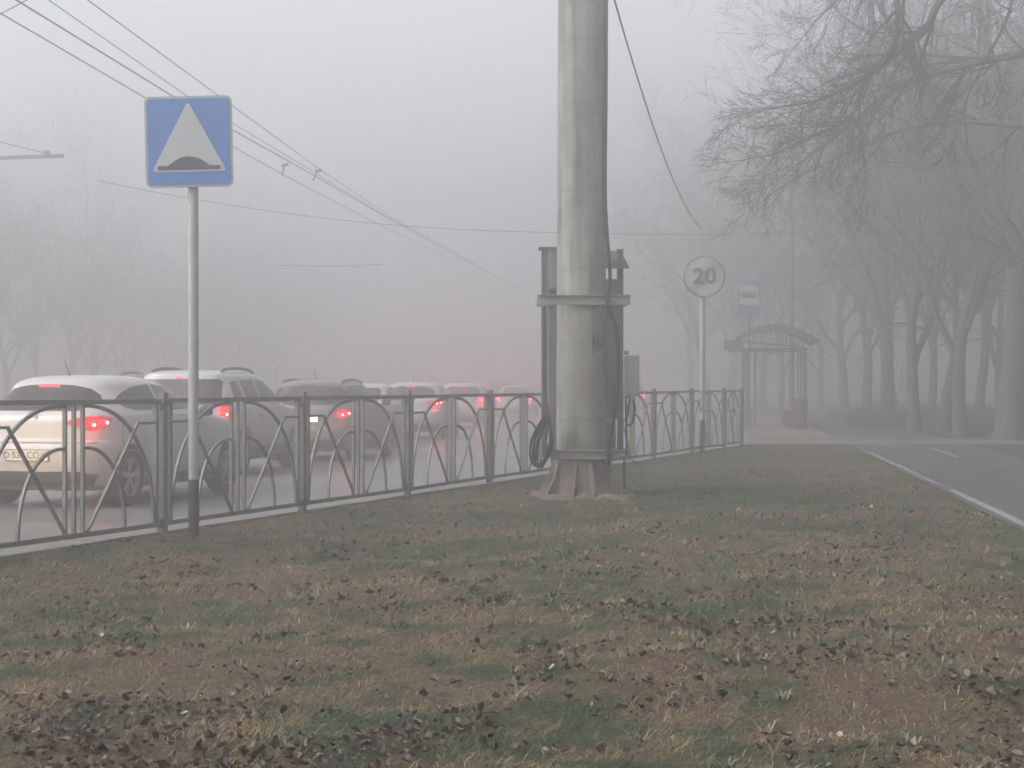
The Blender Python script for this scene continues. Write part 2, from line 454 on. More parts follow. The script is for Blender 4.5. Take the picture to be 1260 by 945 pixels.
# asphalt path on the right
yy = [-20, -5, 5, 12, 18, 24, 30, 34, 38, 46, 56, 70, 100, 160]
def raised(name, rows_xy, z, m):
    b = MB(); n = len(rows_xy)
    vs = [(xl, y, z) for (xl, xr, y) in rows_xy] + [(xr, y, z) for (xl, xr, y) in rows_xy] + [(xl, y, z - 0.08) for (xl, xr, y) in rows_xy] + [(xr, y, z - 0.08) for (xl, xr, y) in rows_xy]
    fs = []
    for i in range(n - 1):
        fs += [(i, n + i, n + i + 1, i + 1), (2 * n + i, i, i + 1, 2 * n + i + 1), (n + i, 3 * n + i, 3 * n + i + 1, n + i + 1)]
    fs += [(0, 2 * n, 3 * n, n), (n - 1, 2 * n - 1, 4 * n - 1, 3 * n - 1)]
    b.add(vs, fs); return tag(b.build(name, m), kind='structure')
raised('path', [(path_l(y), path_r(y), y) for y in yy], 0.012, M['pathm'])
raised('crossing_path', [(kerb_x(y) + 0.02, 40, y) for y in (38.0, 39.0, 40.0, 41.8)], 0.017, M['path2'])
raised('stop_paving', [(kerb_x(y) + 0.02, path_l(y) - 0.05 if y < 60 else path_l(y) - .05, y) for y in (41.9, 46, 52, 58, 64, 72)], 0.02, M['tiles'])
raised('edge_line', [(path_l(y) + 0.07, path_l(y) + 0.165, y) for y in (-20, 5, 12, 18, 21.7)], 0.017, M['line'])
raised('worn_edge_line', [(path_l(y) + 0.06, path_l(y) + 0.13, y) for y in (23.2, 26, 30, 34.5)], 0.016, M['line'])
raised('centre_line', [(path_l(y) + 1.42, path_l(y) + 1.51, y) for y in (31.4, 33, 36.2)], 0.0165, M['line'])
# lane marks on the road
for k, yy0 in enumerate((12, 24, 36, 48, 60)):
    b = MB(); a = Vector((-9.2 + 0.10 * (yy0 - 20), yy0, road_z(yy0) + 0.004)); c = a + Vector((0.5, 5, road_z(yy0 + 5) - road_z(yy0)))
    s = Vector((0.06, -0.006, 0)); b.add([a - s, a + s, c + s, c - s], [(0, 1, 2, 3)])
    tag(b.build('lane_mark', M['line']), kind='structure')

# ------------------------------------------------------------------ grass blades
def make_grass():
    nr = np.random.default_rng(5)
    zones = [(4.5, 9.5, 2900, 0.060, 0.0036), (9.5, 16.0, 1100, 0.072, 0.0052), (16.0, 37.6, 190, 0.085, 0.010)]
    X = []; 
    for (y0, y1, dens, ln, wd) in zones:
        n = int((y1 - y0) * (0.62 * (y0 + y1) / 2 + 2.5) * dens)
        y = nr.uniform(y0, y1, n)
        hw = 0.31 * y + 1.2
        x = nr.uniform(-1, 1, n) * hw + 0.0
        for xi, yi in zip(x, y):
            if xi < kerb_x(yi) + 0.03 or xi > path_l(yi) - 0.03 + 0.05 * math.sin(yi * 7): continue
            g = noise.noise((xi * 1.6, yi * 1.6, 9.0))
            g2 = noise.noise((xi * 6, yi * 6, 2.0))
            if g2 < -0.42: continue
            X.append((xi, yi, bump_at(xi, yi), ln * (0.75 + 0.7 * max(0, g)) , wd))
    A = np.array(X); n = len(A)
    az = nr.normal(0.3, 1.5, n); tilt = np.clip(nr.normal(1.18, 0.27, n), 0.15, 1.52)
    L = A[:, 3] * nr.uniform(0.5, 1.3, n); w = A[:, 4] * nr.uniform(0.6, 1.25, n)
    d = np.stack([np.cos(az) * np.sin(tilt), np.sin(az) * np.sin(tilt), np.cos(tilt)], 1)
    t2 = np.clip(tilt + nr.uniform(0.1, 0.7, n), 0, 1.75)
    d2 = np.stack([np.cos(az) * np.sin(t2), np.sin(az) * np.sin(t2), np.cos(t2)], 1)
    sa = az + nr.uniform(0.6, 2.5, n)
    s = np.stack([np.cos(sa), np.sin(sa), 0 * sa], 1) * w[:, None] * 0.5
    p0 = A[:, :3] - np.array([0, 0, 0.004]); p1 = p0 + d * (L * 0.55)[:, None]; p2 = p1 + d2 * (L * 0.5)[:, None]
    V = np.stack([p0 - s, p0 + s, p1 + s * 0.8, p1 - s * 0.8, p2], 1).reshape(-1, 3)
    base = np.arange(n)[:, None] * 5
    F = np.concatenate([base + np.array([0, 1, 2]), base + np.array([0, 2, 3]), base + np.array([3, 2, 4])], 1).reshape(-1)
    me = bpy.data.meshes.new('grass')
    me.vertices.add(len(V)); me.vertices.foreach_set('co', V.astype(np.float32).ravel())
    me.loops.add(len(F)); me.loops.foreach_set('vertex_index', F.astype(np.int32))
    nf = len(F) // 3
    me.polygons.add(nf); me.polygons.foreach_set('loop_start', np.arange(nf, dtype=np.int32) * 3)
    at = me.attributes.new('rnd', 'FLOAT', 'POINT')
    at.data.foreach_set('value', np.repeat(nr.uniform(0, 1, n), 5).astype(np.float32))
    me.update(calc_edges=True); me.validate()
    me.materials.append(M['blade'])
    o = bpy.data.objects.new('grass', me); COL.objects.link(o)
    tag(o, 'short matted winter grass, dry brown with dark green patches', 'grass', kind='stuff')
make_grass()

def make_leaves():
    r = random.Random(11); b = MB(); rv = []
    cnt = 0; tries = 0
    while cnt < 9500 and tries < 900000:
        tries += 1
        y = 4.8 + 32 * r.random() ** 2.0
        x = r.uniform(-1, 1) * (0.31 * y + 1.0)
        if x < kerb_x(y) + 0.05 or x > path_l(y) - 0.05: continue
        g = noise.noise((x * 1.1 + 4, y * 1.1, 5.0)) + 0.5 * noise.noise((x * 3.4, y * 3.4, 1.0))
        g += 0.10 * min(1.5, max(-1.0, x * 0.6)) - 0.045 * (y - 8)
        if g < r.uniform(-0.15, 0.50): continue
        s = (0.006 + 0.014 * r.random() ** 1.3) * (1 + 0.028 * y)
        M3 = Matrix.Rotation(r.uniform(0, 6.28), 3, 'Z') @ Matrix.Rotation(r.gauss(0, 0.45), 3, 'X') @ Matrix.Rotation(r.gauss(0, 0.4), 3, 'Y')
        curl = r.uniform(0.4, 2.2); k = r.uniform(0.8, 1.25)
        shape = [(-1.0, 0), (-0.75, 0.5), (0.1, 0.72), (0.65, 0.5), (1.05, 0), (0.75, -0.5), (0.05, -0.7), (-0.6, -0.5)]
        mid = [(-0.6, 0), (0.1, 0), (0.7, 0)]
        vs = []
        for (u, v) in shape + mid:
            u2 = u + r.uniform(-.22, .22); v2 = (v + r.uniform(-.2, .2)) if v else v
            zz = curl * (v2 * v2 * 1.1) + 0.25 * curl * u2 * u2 * k + (0 if v else 0)
            vs.append(M3 @ (Vector((u2, v2 * k, zz)) * s) + Vector((x, y, bump_at(x, y) + 0.011 + s * 0.35 * r.random())))
        fs = [(0, 8, 1), (1, 8, 9, 2), (2, 9, 10, 3), (3, 10, 4), (4, 10, 5), (5, 10, 9, 6), (6, 9, 8, 7), (7, 8, 0)]
        b.add(vs, fs); rv += [min(0.97, max(0, r.gauss(0.38, 0.22)))] * 11
        cnt += 1
    me = bpy.data.meshes.new('fallen_leaves'); me.from_pydata(b.v, [], b.f)
    at = me.attributes.new('rnd', 'FLOAT', 'POINT'); at.data.foreach_set('value', rv)
    me.materials.append(M['leaf'])
    o = bpy.data.objects.new('fallen_leaves', me); COL.objects.link(o)
    tag(o, 'curled brown and pale dead leaves lying in drifts on the grass', 'leaves', kind='stuff')
make_leaves()
def tufts():
    r = random.Random(17); b = MB()
    for k in range(170):
        y = r.uniform(5.6, 17); x = r.uniform(-0.28, 0.32) * y
        if r.random() < 0.5: x = abs(x)
        if x < kerb_x(y) + 0.2 or x > path_l(y) - 0.1: continue
        z = bump_at(x, y)
        for j in range(r.randint(9, 22)):
            a = r.uniform(0, 6.28); q = r.uniform(0, 0.05); p = Vector((x + q * math.cos(a), y + q * math.sin(a), z))
            t = r.uniform(0.5, 1.35); L = r.uniform(0.03, 0.08); d = Vector((math.cos(a) * math.sin(t), math.sin(a) * math.sin(t), math.cos(t)))
            w = Vector((-math.sin(a), math.cos(a), 0)) * r.uniform(0.002, 0.004)
            m1 = p + d * L * 0.6; m2 = m1 + (d + Vector((math.cos(a), math.sin(a), -0.7)) * 0.7).normalized() * L * 0.5
            b.add([p - w, p + w, m1 + w, m1 - w, m2], [(0, 1, 2, 3), (3, 2, 4)])
    return tag(b.build('weed_tufts', mat('pale_weed', (0.17, 0.16, 0.10), 0.7, 0, 3, 0.5)), 'pale green and straw weed tufts scattered in the lawn', 'weeds', kind='stuff')
tufts()

# ------------------------------------------------------------------ fence
PD = STEP.length
def panel(n0, parent, half=1.0, seed=0):
    """a panel from post n0 to the next; local x along the fence"""
    r = random.Random(seed)
    W = PD * half
    c = fence_pt(n0 + half / 2)
    tilt = r.uniform(-0.004, 0.004)
    def P(u, z, off=0.0): return c + FD * u + FN * off + Vector((0, 0, z + tilt * u))
    zt, zb = 1.155, 0.092
    e = W / 2 - 0.055; st = W / 2 - 0.115
    f = MB()
    f.bar(P(-e, zt), P(e, zt), 0.045, 0.04); f.bar(P(-e, zb), P(e, zb), 0.045, 0.04)
    for s in (-1, 1): f.bar(P(s * st, zb + 0.021), P(s * st, zt - 0.021), 0.042, 0.04, up=FD)
    fr = f.build('panel', M['steel'], parent)
    fr.data.materials[0] = M['steel']
    lo, hi = zb + 0.021, zt - 0.021
    bars = (-0.125, 0, 0.125) if half > 0.8 else (0,)
    for u in bars:
        b = MB(); b.bar(P(u, lo), P(u, hi), 0.03, 0.026, up=FD); b.build('bar', M['steel'], fr)
    u0 = bars[-1] + 0.014
    for nm, hw, ht in (('large_arch', st - 0.03, hi - 0.01), ('small_arch', 0.60 * W / 2 * 0.92 + 0.0, 0.075 + 0.66 * 1.08)):
        for s in (-1, 1):
            b = MB(); pts = []
            for k in range(19):
                a = (math.pi / 2) * k / 18
                uu = u0 + (hw - u0) * math.cos(a) ** 0.85 if k < 18 else u0
                pts.append(P(s * uu, lo + (ht - lo) * math.sin(a)))
            for p, q in zip(pts[:-1], pts[1:]):
                dd = (q - p).normalized() * 0.004
                b.bar(p - dd, q + dd, 0.026, 0.022, up=FN)
            b.build(nm, M['steel'], fr)
    zk = 0.075 + 0.83 * 1.08
    off = -0.024
    for s in (-1, 1):
        b = MB(); k = 0.90 * W / PD
        b.bar(P(s * (st - 0.02), zk, off), P(s * k, zk, off), 0.022, 0.024, up=FN)
        b.bar(P(s * (k + 0.008), zk, off), P(s * (u0 + 0.012), lo, off), 0.022, 0.024, up=FN)
        b.build('brace', M['steel'], fr)
fence = empty('pedestrian_fence', fence_pt(0), label='grey steel pedestrian fence with arched panels along the kerb', cat='fence')
fo = MB()
def fpost(n):
    b = MB(); p = fence_pt(n)
    b.box(p + Vector((0, 0, 0.60)), (0.068, 0.068, 1.22), FANG)
    b.box(p + Vector((0, 0, 1.218)), (0.076, 0.076, 0.012), FANG)
    for z in (0.11, 0.135, 1.09, 1.13):
        b.box(p + Vector((0, 0, z)), (0.13, 0.03, 0.014), FANG)
    return b.build('post', M['steel'], fence)
for n in range(-4, 9):
    fpost(n)
fpost(8.6)
for n in range(-4, 8): panel(n, fence, 1.0, n + 50)
panel(8, fence, 0.6, 3)
for o in children(fence): o.matrix_parent_inverse = Matrix.Translation(-fence_pt(0))

# ------------------------------------------------------------------ signs
def text_mesh(txt, size, depth, name, m, parent, loc, rot, offset=0.0, sx=1.0):
    cu = bpy.data.curves.new(name, 'FONT'); cu.body = txt; cu.size = size; cu.extrude = depth; cu.offset = offset
    cu.align_x = 'CENTER'; cu.align_y = 'CENTER'
    o = bpy.data.objects.new(name, cu); COL.objects.link(o)
    bpy.context.view_layer.update()
    me = bpy.data.meshes.new_from_object(o.evaluated_get(bpy.context.evaluated_depsgraph_get()))
    COL.objects.unlink(o); bpy.data.objects.remove(o)
    me.materials.clear(); me.materials.append(m)
    o = bpy.data.objects.new(name, me); COL.objects.link(o); o.parent = parent
    o.location = loc; o.rotation_euler = rot; o.scale = (sx, 1, 1)
    return o
def rrect(w, h, r, n=6):
    out = []
    for cx, cy, a0 in ((w / 2 - r, h / 2 - r, 0), (-w / 2 + r, h / 2 - r, 90), (-w / 2 + r, -h / 2 + r, 180), (w / 2 - r, -h / 2 + r, 270)):
        for k in range(n + 1):
            a = R(a0 + 90 * k / n); out.append((cx + r * math.cos(a), cy + r * math.sin(a)))
    return out
def plate(poly, y0, t, name, m, parent, cx=0, cz=0, roll=0.0, bevel=0):
    """flat shape facing -y: from y0 backwards to y0+t"""
    b = MB(); cr, sr = math.cos(roll), math.sin(roll)
    b.prism(poly, t, lambda u, v, w: (cx + u * cr - v * sr, y0 + w, cz + u * sr + v * cr))
    return b.build(name, m, parent, bevel=bevel)
def sign_pole(root, h, zb, rad, lean=0.0):
    b = MB(); b.tube([(lean * zb, 0, zb), (lean * h, 0, h)], rad, 20); b.build('pole', M['white_pole'], root, smooth=True, auto=40)
    b = MB(); b.tube([(0, 0, -0.05), (lean * zb, 0, zb)], rad * 1.03, 20); b.build('pole_foot', M['black_pole'], root, smooth=True, auto=40)

s1 = empty('speed_hump_sign', (-2.714, 15.25, 0), label='blue square road sign with white triangle and black speed hump', cat='road sign')
sign_pole(s1, 3.72, 0.486, 0.044, -0.0020)
rl = R(1.3); zc = 3.358; cx = -0.03
pl = plate(rrect(0.742, 0.772, 0.055), -0.075, 0.022, 'sign_plate', M['sign_rim'], s1, cx, zc, rl)
plate(rrect(0.700, 0.730, 0.035), -0.079, 0.0038, 'blue_field', M['sign_blue'], pl, cx, zc, rl)
tri = []
for (px, pz, a0, a1) in ((0, 0.305, 150, 30), (0.29, -0.238, 30, -90), (-0.29, -0.238, 270, 150)):
    for k in range(5):
        a = R(a0 + (a1 - a0) * k / 4); tri.append((px + 0.018 * math.cos(a), pz + 0.018 * math.sin(a)))
plate(tri[::-1], -0.083, 0.0038, 'white_triangle', M['sign_white'], pl, cx, zc, rl)
hump = [(-0.265, -0.240), (0.265, -0.240), (0.265, -0.205), (0.175, -0.205)]
for k in range(1, 14):
    t = k / 14; u = 0.175 - 0.35 * t; hump.append((u, -0.205 + 0.080 * math.sin(math.pi * t) ** 0.85))
hump += [(-0.175, -0.205), (-0.265, -0.205)]
plate(hump, -0.087, 0.0038, 'hump_symbol', M['sign_black'], pl, cx, zc, rl)
b = MB()
for dz in (-0.2, 0.2):
    b.box((cx, -0.048, zc + dz), (0.16, 0.012, 0.03)); b.lathe([(0.053, -0.016), (0.053, 0.016)], 20, (0, 0, zc + dz))
b.build('clamp', M['steel'], s1)

s2 = empty('speed_limit_sign', (3.62, 34.0, 0), label='round grey end of limit sign reading 20 on a white pole', cat='road sign')
sign_pole(s2, 3.2, 0.62, 0.052)
circ = lambda r, n=48: [(r * math.cos(2 * math.pi * k / n), r * math.sin(2 * math.pi * k / n)) for k in range(n)]
pz = 3.335; px = 0.03
pl = plate(circ(0.395), -0.085, 0.02, 'sign_plate', M['sign_grey'], s2, px, pz)
plate(circ(0.370), -0.089, 0.0038, 'white_field', M['sign_white'], pl, px, pz)
bd = MB(); M['sign_band'] = mat('sign_band', (0.25, 0.255, 0.26), 0.5)
for k in range(5):
    o_ = (k - 2) * 0.03; L = math.sqrt(0.36 ** 2 - o_ ** 2); a = R(47)
    p = [(-L, o_ - 0.011), (L, o_ - 0.011), (L, o_ + 0.011), (-L, o_ + 0.011)]
    bd.prism(p, 0.0038, lambda u, v, w: (px + u * math.cos(a) - v * math.sin(a), -0.093 + w, pz + u * math.sin(a) + v * math.cos(a)))
bd.build('diagonal_bands', M['sign_band'], pl)
text_mesh('20', 0.40, 0.002, 'number', M['sign_grey'], pl, (px, -0.097, pz), (R(90), 0, 0), 0.010, 1.12)

s3 = empty('bus_stop_sign', (6.62, 50.0, 0.0), label='blue and white bus stop sign high on a thin pole by the shelter', cat='road sign')
b = MB(); b.tube([(0, 0, -0.05), (0, 0, 4.15)], 0.035, 14); b.build('pole', M['steel_dark'], s3, smooth=True, auto=40)
M['faded_blue'] = mat('faded_blue', (0.10, 0.14, 0.25), 0.5, 0, 6, 0.1)  # sign blue made paler and duller; the fog's veil is put into the colour
pl = plate(rrect(0.62, 0.95, 0.04), -0.06, 0.02, 'sign_plate', M['faded_blue'], s3, 0, 3.66)
plate(rrect(0.53, 0.53, 0.01), -0.064, 0.0038, 'white_field', M['sign_white'], pl, 0, 3.79)
bus = [(-0.21, -0.07), (-0.15, -0.07), (-0.15, -0.10), (-0.10, -0.10), (-0.10, -0.07), (0.10, -0.07), (0.10, -0.10), (0.15, -0.10), (0.15, -0.07), (0.21, -0.07), (0.21, 0.07), (0.19, 0.09), (-0.19, 0.09), (-0.21, 0.07)]
plate(bus, -0.068, 0.0038, 'bus_symbol', M['sign_black'], pl, 0, 3.79)
wb = MB()
for k in range(5):
    wb.prism([(-0.18 + k * 0.076, 0.0), (-0.125 + k * 0.076, 0.0), (-0.125 + k * 0.076, 0.055), (-0.18 + k * 0.076, 0.055)], 0.003, lambda u, v, w: (u, -0.0714 + w, 3.79 + v))
wb.build('bus_windows', M['sign_white'], pl)

# ------------------------------------------------------------------ concrete pole with its equipment
PX, PY = 0.80, 20.6; S = 20.6 / 2200
def ix(x, Y=20.6): return (x - 630) / 2200 * Y
def iz(y, Y=20.6): return 1.3 + (472.5 - y) / 2200 * Y
pr = empty('concrete_pole', (PX, PY, 0), label='thick stained concrete utility pole on a flared base', cat='utility pole')
b = MB(); prof = []
for k in range(24):
    z = 0.44 + (9.5 - 0.44) * k / 23; prof.append((0.29 - 0.0035 * z, z))
b.lathe(prof, 40); b.build('shaft', M['pole'], pr, smooth=True, auto=40)
b = MB(); b.lathe([(0.42, 0.0), (0.385, 0.04), (0.345, 0.12), (0.315, 0.26), (0.305, 0.43)], 32, fr=lambda a, z: 1 + 0.035 * math.sin(3 * a + 8 * z) + 0.02 * math.sin(11 * a))
bs = b.build('base', M['base'], pr, smooth=True, auto=50)
for k in range(9):
    a = 2 * math.pi * (k + 0.35 + random.Random(k * 7).uniform(-.2, .2)) / 9; ca, sa = math.cos(a), math.sin(a)
    b = MB(); rr = random.Random(k)
    poly = [(0.29, 0.02), (0.50 + rr.uniform(-.03, .03), 0.02), (0.49, 0.07), (0.40, 0.22), (0.335, 0.40), (0.29, 0.42)]
    b.prism(poly, 0.036, lambda u, v, w: (u * ca - (w - 0.018) * sa, u * sa + (w - 0.018) * ca, v))
    b.build('rib', M['base'], pr, bevel=0.006)
# rough pad
b = MB(); nr_ = 36; vs = []
for ring, (rr, zz) in enumerate(((0.0, 0.05), (0.42, 0.05), (0.55, 0.045), (0.62, -0.04))):
    for k in range(nr_):
        a = 2 * math.pi * k / nr_
        q = 1 + 0.10 * noise.noise((math.cos(a) * 1.8, math.sin(a) * 1.8, 4)) * 2
        sq = 1 / max(abs(math.cos(a)), abs(math.sin(a))) ** 0.55
        vs.append((rr * q * sq * math.cos(a), rr * q * sq * math.sin(a) * 0.9, zz + 0.03 * noise.noise((rr * 4 * math.cos(a), rr * 4 * math.sin(a), 1)) if ring < 3 else zz))
vs = [(x * (1 + 0.05 * rng.uniform(-1, 1)), y * (1 + 0.05 * rng.uniform(-1, 1)), z + 0.018 * rng.uniform(-1, 1)) for x, y, z in vs]
fs = [(i * nr_ + k, i * nr_ + (k + 1) % nr_, (i + 1) * nr_ + (k + 1) % nr_, (i + 1) * nr_ + k) for i in range(3) for k in range(nr_)]
b.add(vs, fs); b.build('concrete_pad', M['pad'], pr, smooth=True)
# rings, bracket at the top, crack
b = MB()
b.box((0.24, -0.02, iz(2) + 0.03), (0.14, 0.12, 0.07)); b.box((0.33, -0.02, iz(2) + 0.10), (0.05, 0.08, 0.10)); b.build('bracket', M['steel'], pr, bevel=0.006)
def on_pole(ang, z, r=0.004):
    rr = 0.29 - 0.0035 * z + r
    return (rr * math.sin(ang), -rr * math.cos(ang), z)
b = MB()
for z, a0, a1 in ((iz(190) - 0.01, -0.35, 0.12), ):
    b.tube([on_pole(a0 + (a1 - a0) * k / 8, z - 0.004 * k * k / 8, -0.002) for k in range(9)] + [on_pole(a1 + 0.03, z - 0.06, -0.002), on_pole(a1 + 0.05, z - 0.13, -0.002)], 0.005, 4)
b.build('crack', M['steel_dark'], pr)
# graffiti strokes, running down the right of the shaft
gr = MB()
def gz(y): return iz(y, 20.35)
def stroke(pts):
    P3 = []
    for (x, y) in pts:
        s_ = max(-0.97, min(0.97, (ix(x, 20.35) - PX) / 0.285)); P3.append(Vector(on_pole(math.asin(s_), gz(y), 0.002)))
    for p, q in zip(P3[:-1], P3[1:]): gr.bar(p, q, 0.019, 0.004, up=(p + q).normalized() * Vector((1, 1, 0)) if False else Vector((p.x + q.x, p.y + q.y, 0)).normalized())
for st in ([(729.5, 436), (729.5, 411), (734, 432), (735, 412)], [(735.5, 414), (737, 429), (740, 428), (742, 413)],
           [(744.5, 425), (745, 417.5), (749, 418), (751, 421), (748, 424), (746, 421)], [(743, 435), (752, 434)], [(747, 430), (747, 441), (744, 440)],
           [(744, 446), (751, 441), (752, 449)], [(745, 458), (747, 452), (750, 460), (751, 453)], [(746, 463), (751, 462), (747, 469)],
           [(746, 472), (746, 482), (749, 487), (752, 481), (752, 473)], [(749, 487), (748, 493)], [(743, 400), (748, 404), (744, 409)]):
    stroke(st)
gr.build('graffiti', M['spray'], pr)

# cabinet frame
cf = empty('equipment_rack', (PX, PY, 0), label='steel rack with grey cabinets and brown roof clamped behind the concrete pole', cat='equipment rack')
def lx(x, Y=20.6): return ix(x, Y) - PX
yf, yb = -0.33, 0.36
b = MB()
b.box(((lx(661) + lx(773)) / 2, yf, iz(369, 20.27)), (lx(773) - lx(661), 0.03, 0.115))
b.box(((lx(661) + lx(773)) / 2, yf - 0.02, iz(363.5, 20.27)), (lx(773) - lx(661) + 0.01, 0.06, 0.012))
for x in (680, 745, 752): b.box((lx(x), yf - 0.025, iz(369, 20.27)), (0.035, 0.025, 0.035))
b.build('upper_clamp', M['beam'], cf, bevel=0.004)
b = MB()
b.box(((lx(676) + lx(772)) / 2, yf, iz(560, 20.27)), (lx(772) - lx(676), 0.03, 0.10))
b.box(((lx(676) + lx(772)) / 2, yf - 0.02, iz(554.5, 20.27)), (lx(772) - lx(676) + 0.01, 0.06, 0.012))
for x in (690, 748, 766): b.box((lx(x), yf - 0.02, iz(561, 20.27)), (0.03, 0.03, 0.05))
b.build('lower_clamp', M['beam'], cf, bevel=0.004)
for z in (iz(369, 20.27), iz(560, 20.27)):
    b = MB(); b.box(((lx(661) + lx(773)) / 2, yb, z), (lx(773) - lx(661), 0.03, 0.10))
    for s in (-0.36, 0.36): b.tube([(s, yf - 0.04, z), (s, yb + 0.04, z)], 0.011, 8)
    b.build('rear_clamp', M['beam'], cf)
for x, y0, y1 in ((670.5, 303, 560), (765, 304, 556)):
    b = MB(); xx = lx(x); z0, z1 = iz(y1), iz(y0)
    b.box((xx, yb - 0.045, (z0 + z1) / 2), (0.075, 0.012, z1 - z0)); b.box((xx + (0.031 if x > 700 else -0.031), yb - 0.075, (z0 + z1) / 2), (0.010, 0.05, z1 - z0))
    b.build('upright', M['beam'], cf)
# cabinets behind the pole
def cabinet(name, x0, x1, y0, y1, ya, yb_, m, label=None):
    b = MB(); X0, X1, Z0, Z1 = lx(x0), lx(x1), iz(y1), iz(y0)
    b.box(((X0 + X1) / 2, (ya + yb_) / 2, (Z0 + Z1) / 2), (X1 - X0, yb_ - ya, Z1 - Z0))
    o = b.build(name, m, cf, bevel=0.006)
    d = MB(); d.box(((X0 + X1) / 2, ya - 0.008, (Z0 + Z1) / 2), (X1 - X0 - 0.04, 0.014, Z1 - Z0 - 0.05)); d.build('door', m, o, bevel=0.003)
    if label: o['label'] = label
    return o
cabinet('cabinet', 675, 762, 341, 516, 0.40, 0.85, M['cabinet2'])
cabinet('upper_cabinet', 675, 742, 302, 356, 0.31, 0.40 + 0.25, M['cabinet'])
cabinet('lower_cabinet', 677, 760, 519, 553, 0.40, 0.75, M['cabinet'])
b = MB()
zr0, zr1 = iz(302), iz(329)
vs = [(lx(664), 0.95, zr0 + 0.02), (lx(771.5), 0.95, zr0 + 0.02), (lx(776), 0.12, zr1), (lx(743), 0.12, zr1), (lx(743), 0.30, zr1 + 0.055), (lx(664), 0.30, zr1 + 0.055 + 0.19)]
vs = [(lx(742), 0.98, zr0), (lx(770), 0.98, zr0), (lx(776), 0.20, zr1), (lx(742), 0.20, zr1)]
b.add(vs + [(x, y, z + 0.012) for x, y, z in vs], [(0, 1, 2, 3), (7, 6, 5, 4), (0, 4, 5, 1), (1, 5, 6, 2), (2, 6, 7, 3), (3, 7, 4, 0)])
b.build('roof', M['rusty'], cf)
b = MB(); b.box(((lx(663.5) + lx(700)) / 2, 0.46, iz(303) + 0.006), (lx(700) - lx(663.5), 0.42, 0.014)); b.build('roof', M['rusty'], cf)

eb = empty('junction_box', (ix(776.5), PY - 0.1, 0), label='small grey electric box on the right side of the rack', cat='electric box')
b = MB(); b.box((0, 0, iz(462.5)), (0.165, 0.14, iz(438) - iz(487))); bx_ = b.build('box', M['cabinet2'], eb, bevel=0.008)
b = MB(); b.box((0, -0.074, iz(462.5)), (0.14, 0.012, iz(441) - iz(484))); b.build('lid', M['cabinet2'], bx_, bevel=0.003)
b = MB(); b.box((-0.06, 0.0, iz(434.5)), (0.05, 0.06, 0.05)); b.box((-0.045, 0, iz(489)), (0.06, 0.06, 0.03)); b.build('gland', M['steel'], eb)

# cables
def cable(name, pts, r, label, group=None, sub=6):
    b = MB(); P = catmull([tuple(p) for p in pts], sub); b.tube(P, r, 7); o = b.build(name, M['cable'], smooth=True)
    return tag(o, label, 'cable', group)
def ip(x, y, Y): return ((x - 630) / 2200 * Y, Y, 1.3 + (472.5 - y) / 2200 * Y)
cable('cable', [ip(746, 0, 20.45), ip(745.5, 120, 20.45), ip(744.5, 230, 20.45), ip(747, 290, 20.4), ip(751, 345, 20.35), ip(747, 368, 20.2), ip(751, 385, 20.25), ip(758, 405, 20.35), ip(760.5, 430, 20.35), ip(760, 470, 20.35), ip(757, 505, 20.3), ip(751, 535, 20.22), ip(748.5, 560, 20.2), ip(749, 574, 20.2)], 0.022, 'thick black cable running down the right of the concrete pole')
cable('cable', [ip(775, 490, 20.4), ip(771, 520, 20.4), ip(777, 521, 20.38), ip(781, 505, 20.38), ip(779, 492, 20.4)], 0.014, 'short black cable loop hanging under the small electric box')
cable('cable', [ip(770, 490, 20.35), ip(771, 535, 20.3), ip(771, 560, 20.2)], 0.012, 'thin black cable dropping from the electric box to the lower clamp')
cable('cable', [ip(750, 572, 20.2), ip(756, 566, 20.2), ip(767, 563, 20.2), ip(782, 568, 20.15), ip(790, 580, 20.1)], 0.006, 'thin wire end curling out of the lower clamp to the right')
cable('cable', [ip(768, 560, 20.3), ip(768, 590, 20.3), ip(769, 602, 20.3)], 0.013, 'black cable dropping from the lower clamp into the soil')
# coil
cc = MB(); r = random.Random(3)
for k in range(13):
    pts = []
    ph = r.uniform(-0.2, 0.2); w = r.uniform(0.45, 1.0) * 0.135; h = 0.29 * r.uniform(0.78, 1.04); cx0 = ix(664) + 0.045 - w * 0.6 + r.uniform(-.01, .01) + 0.04
    for j in range(25):
        a = 2 * math.pi * j / 24
        sx = math.cos(a); wz = (1 - 0.35 * max(0, math.sin(a)))
        pts.append((cx0 + w * sx * wz + 0.05 * math.sin(a) * 1, 20.15 + 0.05 * math.sin(a + ph) + 0.008 * k, iz(544, 20.2) + h * math.sin(a) + 0.012 * math.sin(3 * a + k)))
    cc.tube(pts, 0.0075, 6, caps=False)
tag(cc.build('cable_coil', M['cable'], smooth=True), 'coil of spare black cable hung on the left of the concrete pole', 'cable coil')
cable('cable', [ip(670, 376, 20.3), ip(671.5, 430, 20.3), ip(671, 480, 20.25), ip(675, 512, 20.2), ip(672, 540, 20.2)], 0.009, 'thin black cable running down the left rack upright to the coil')

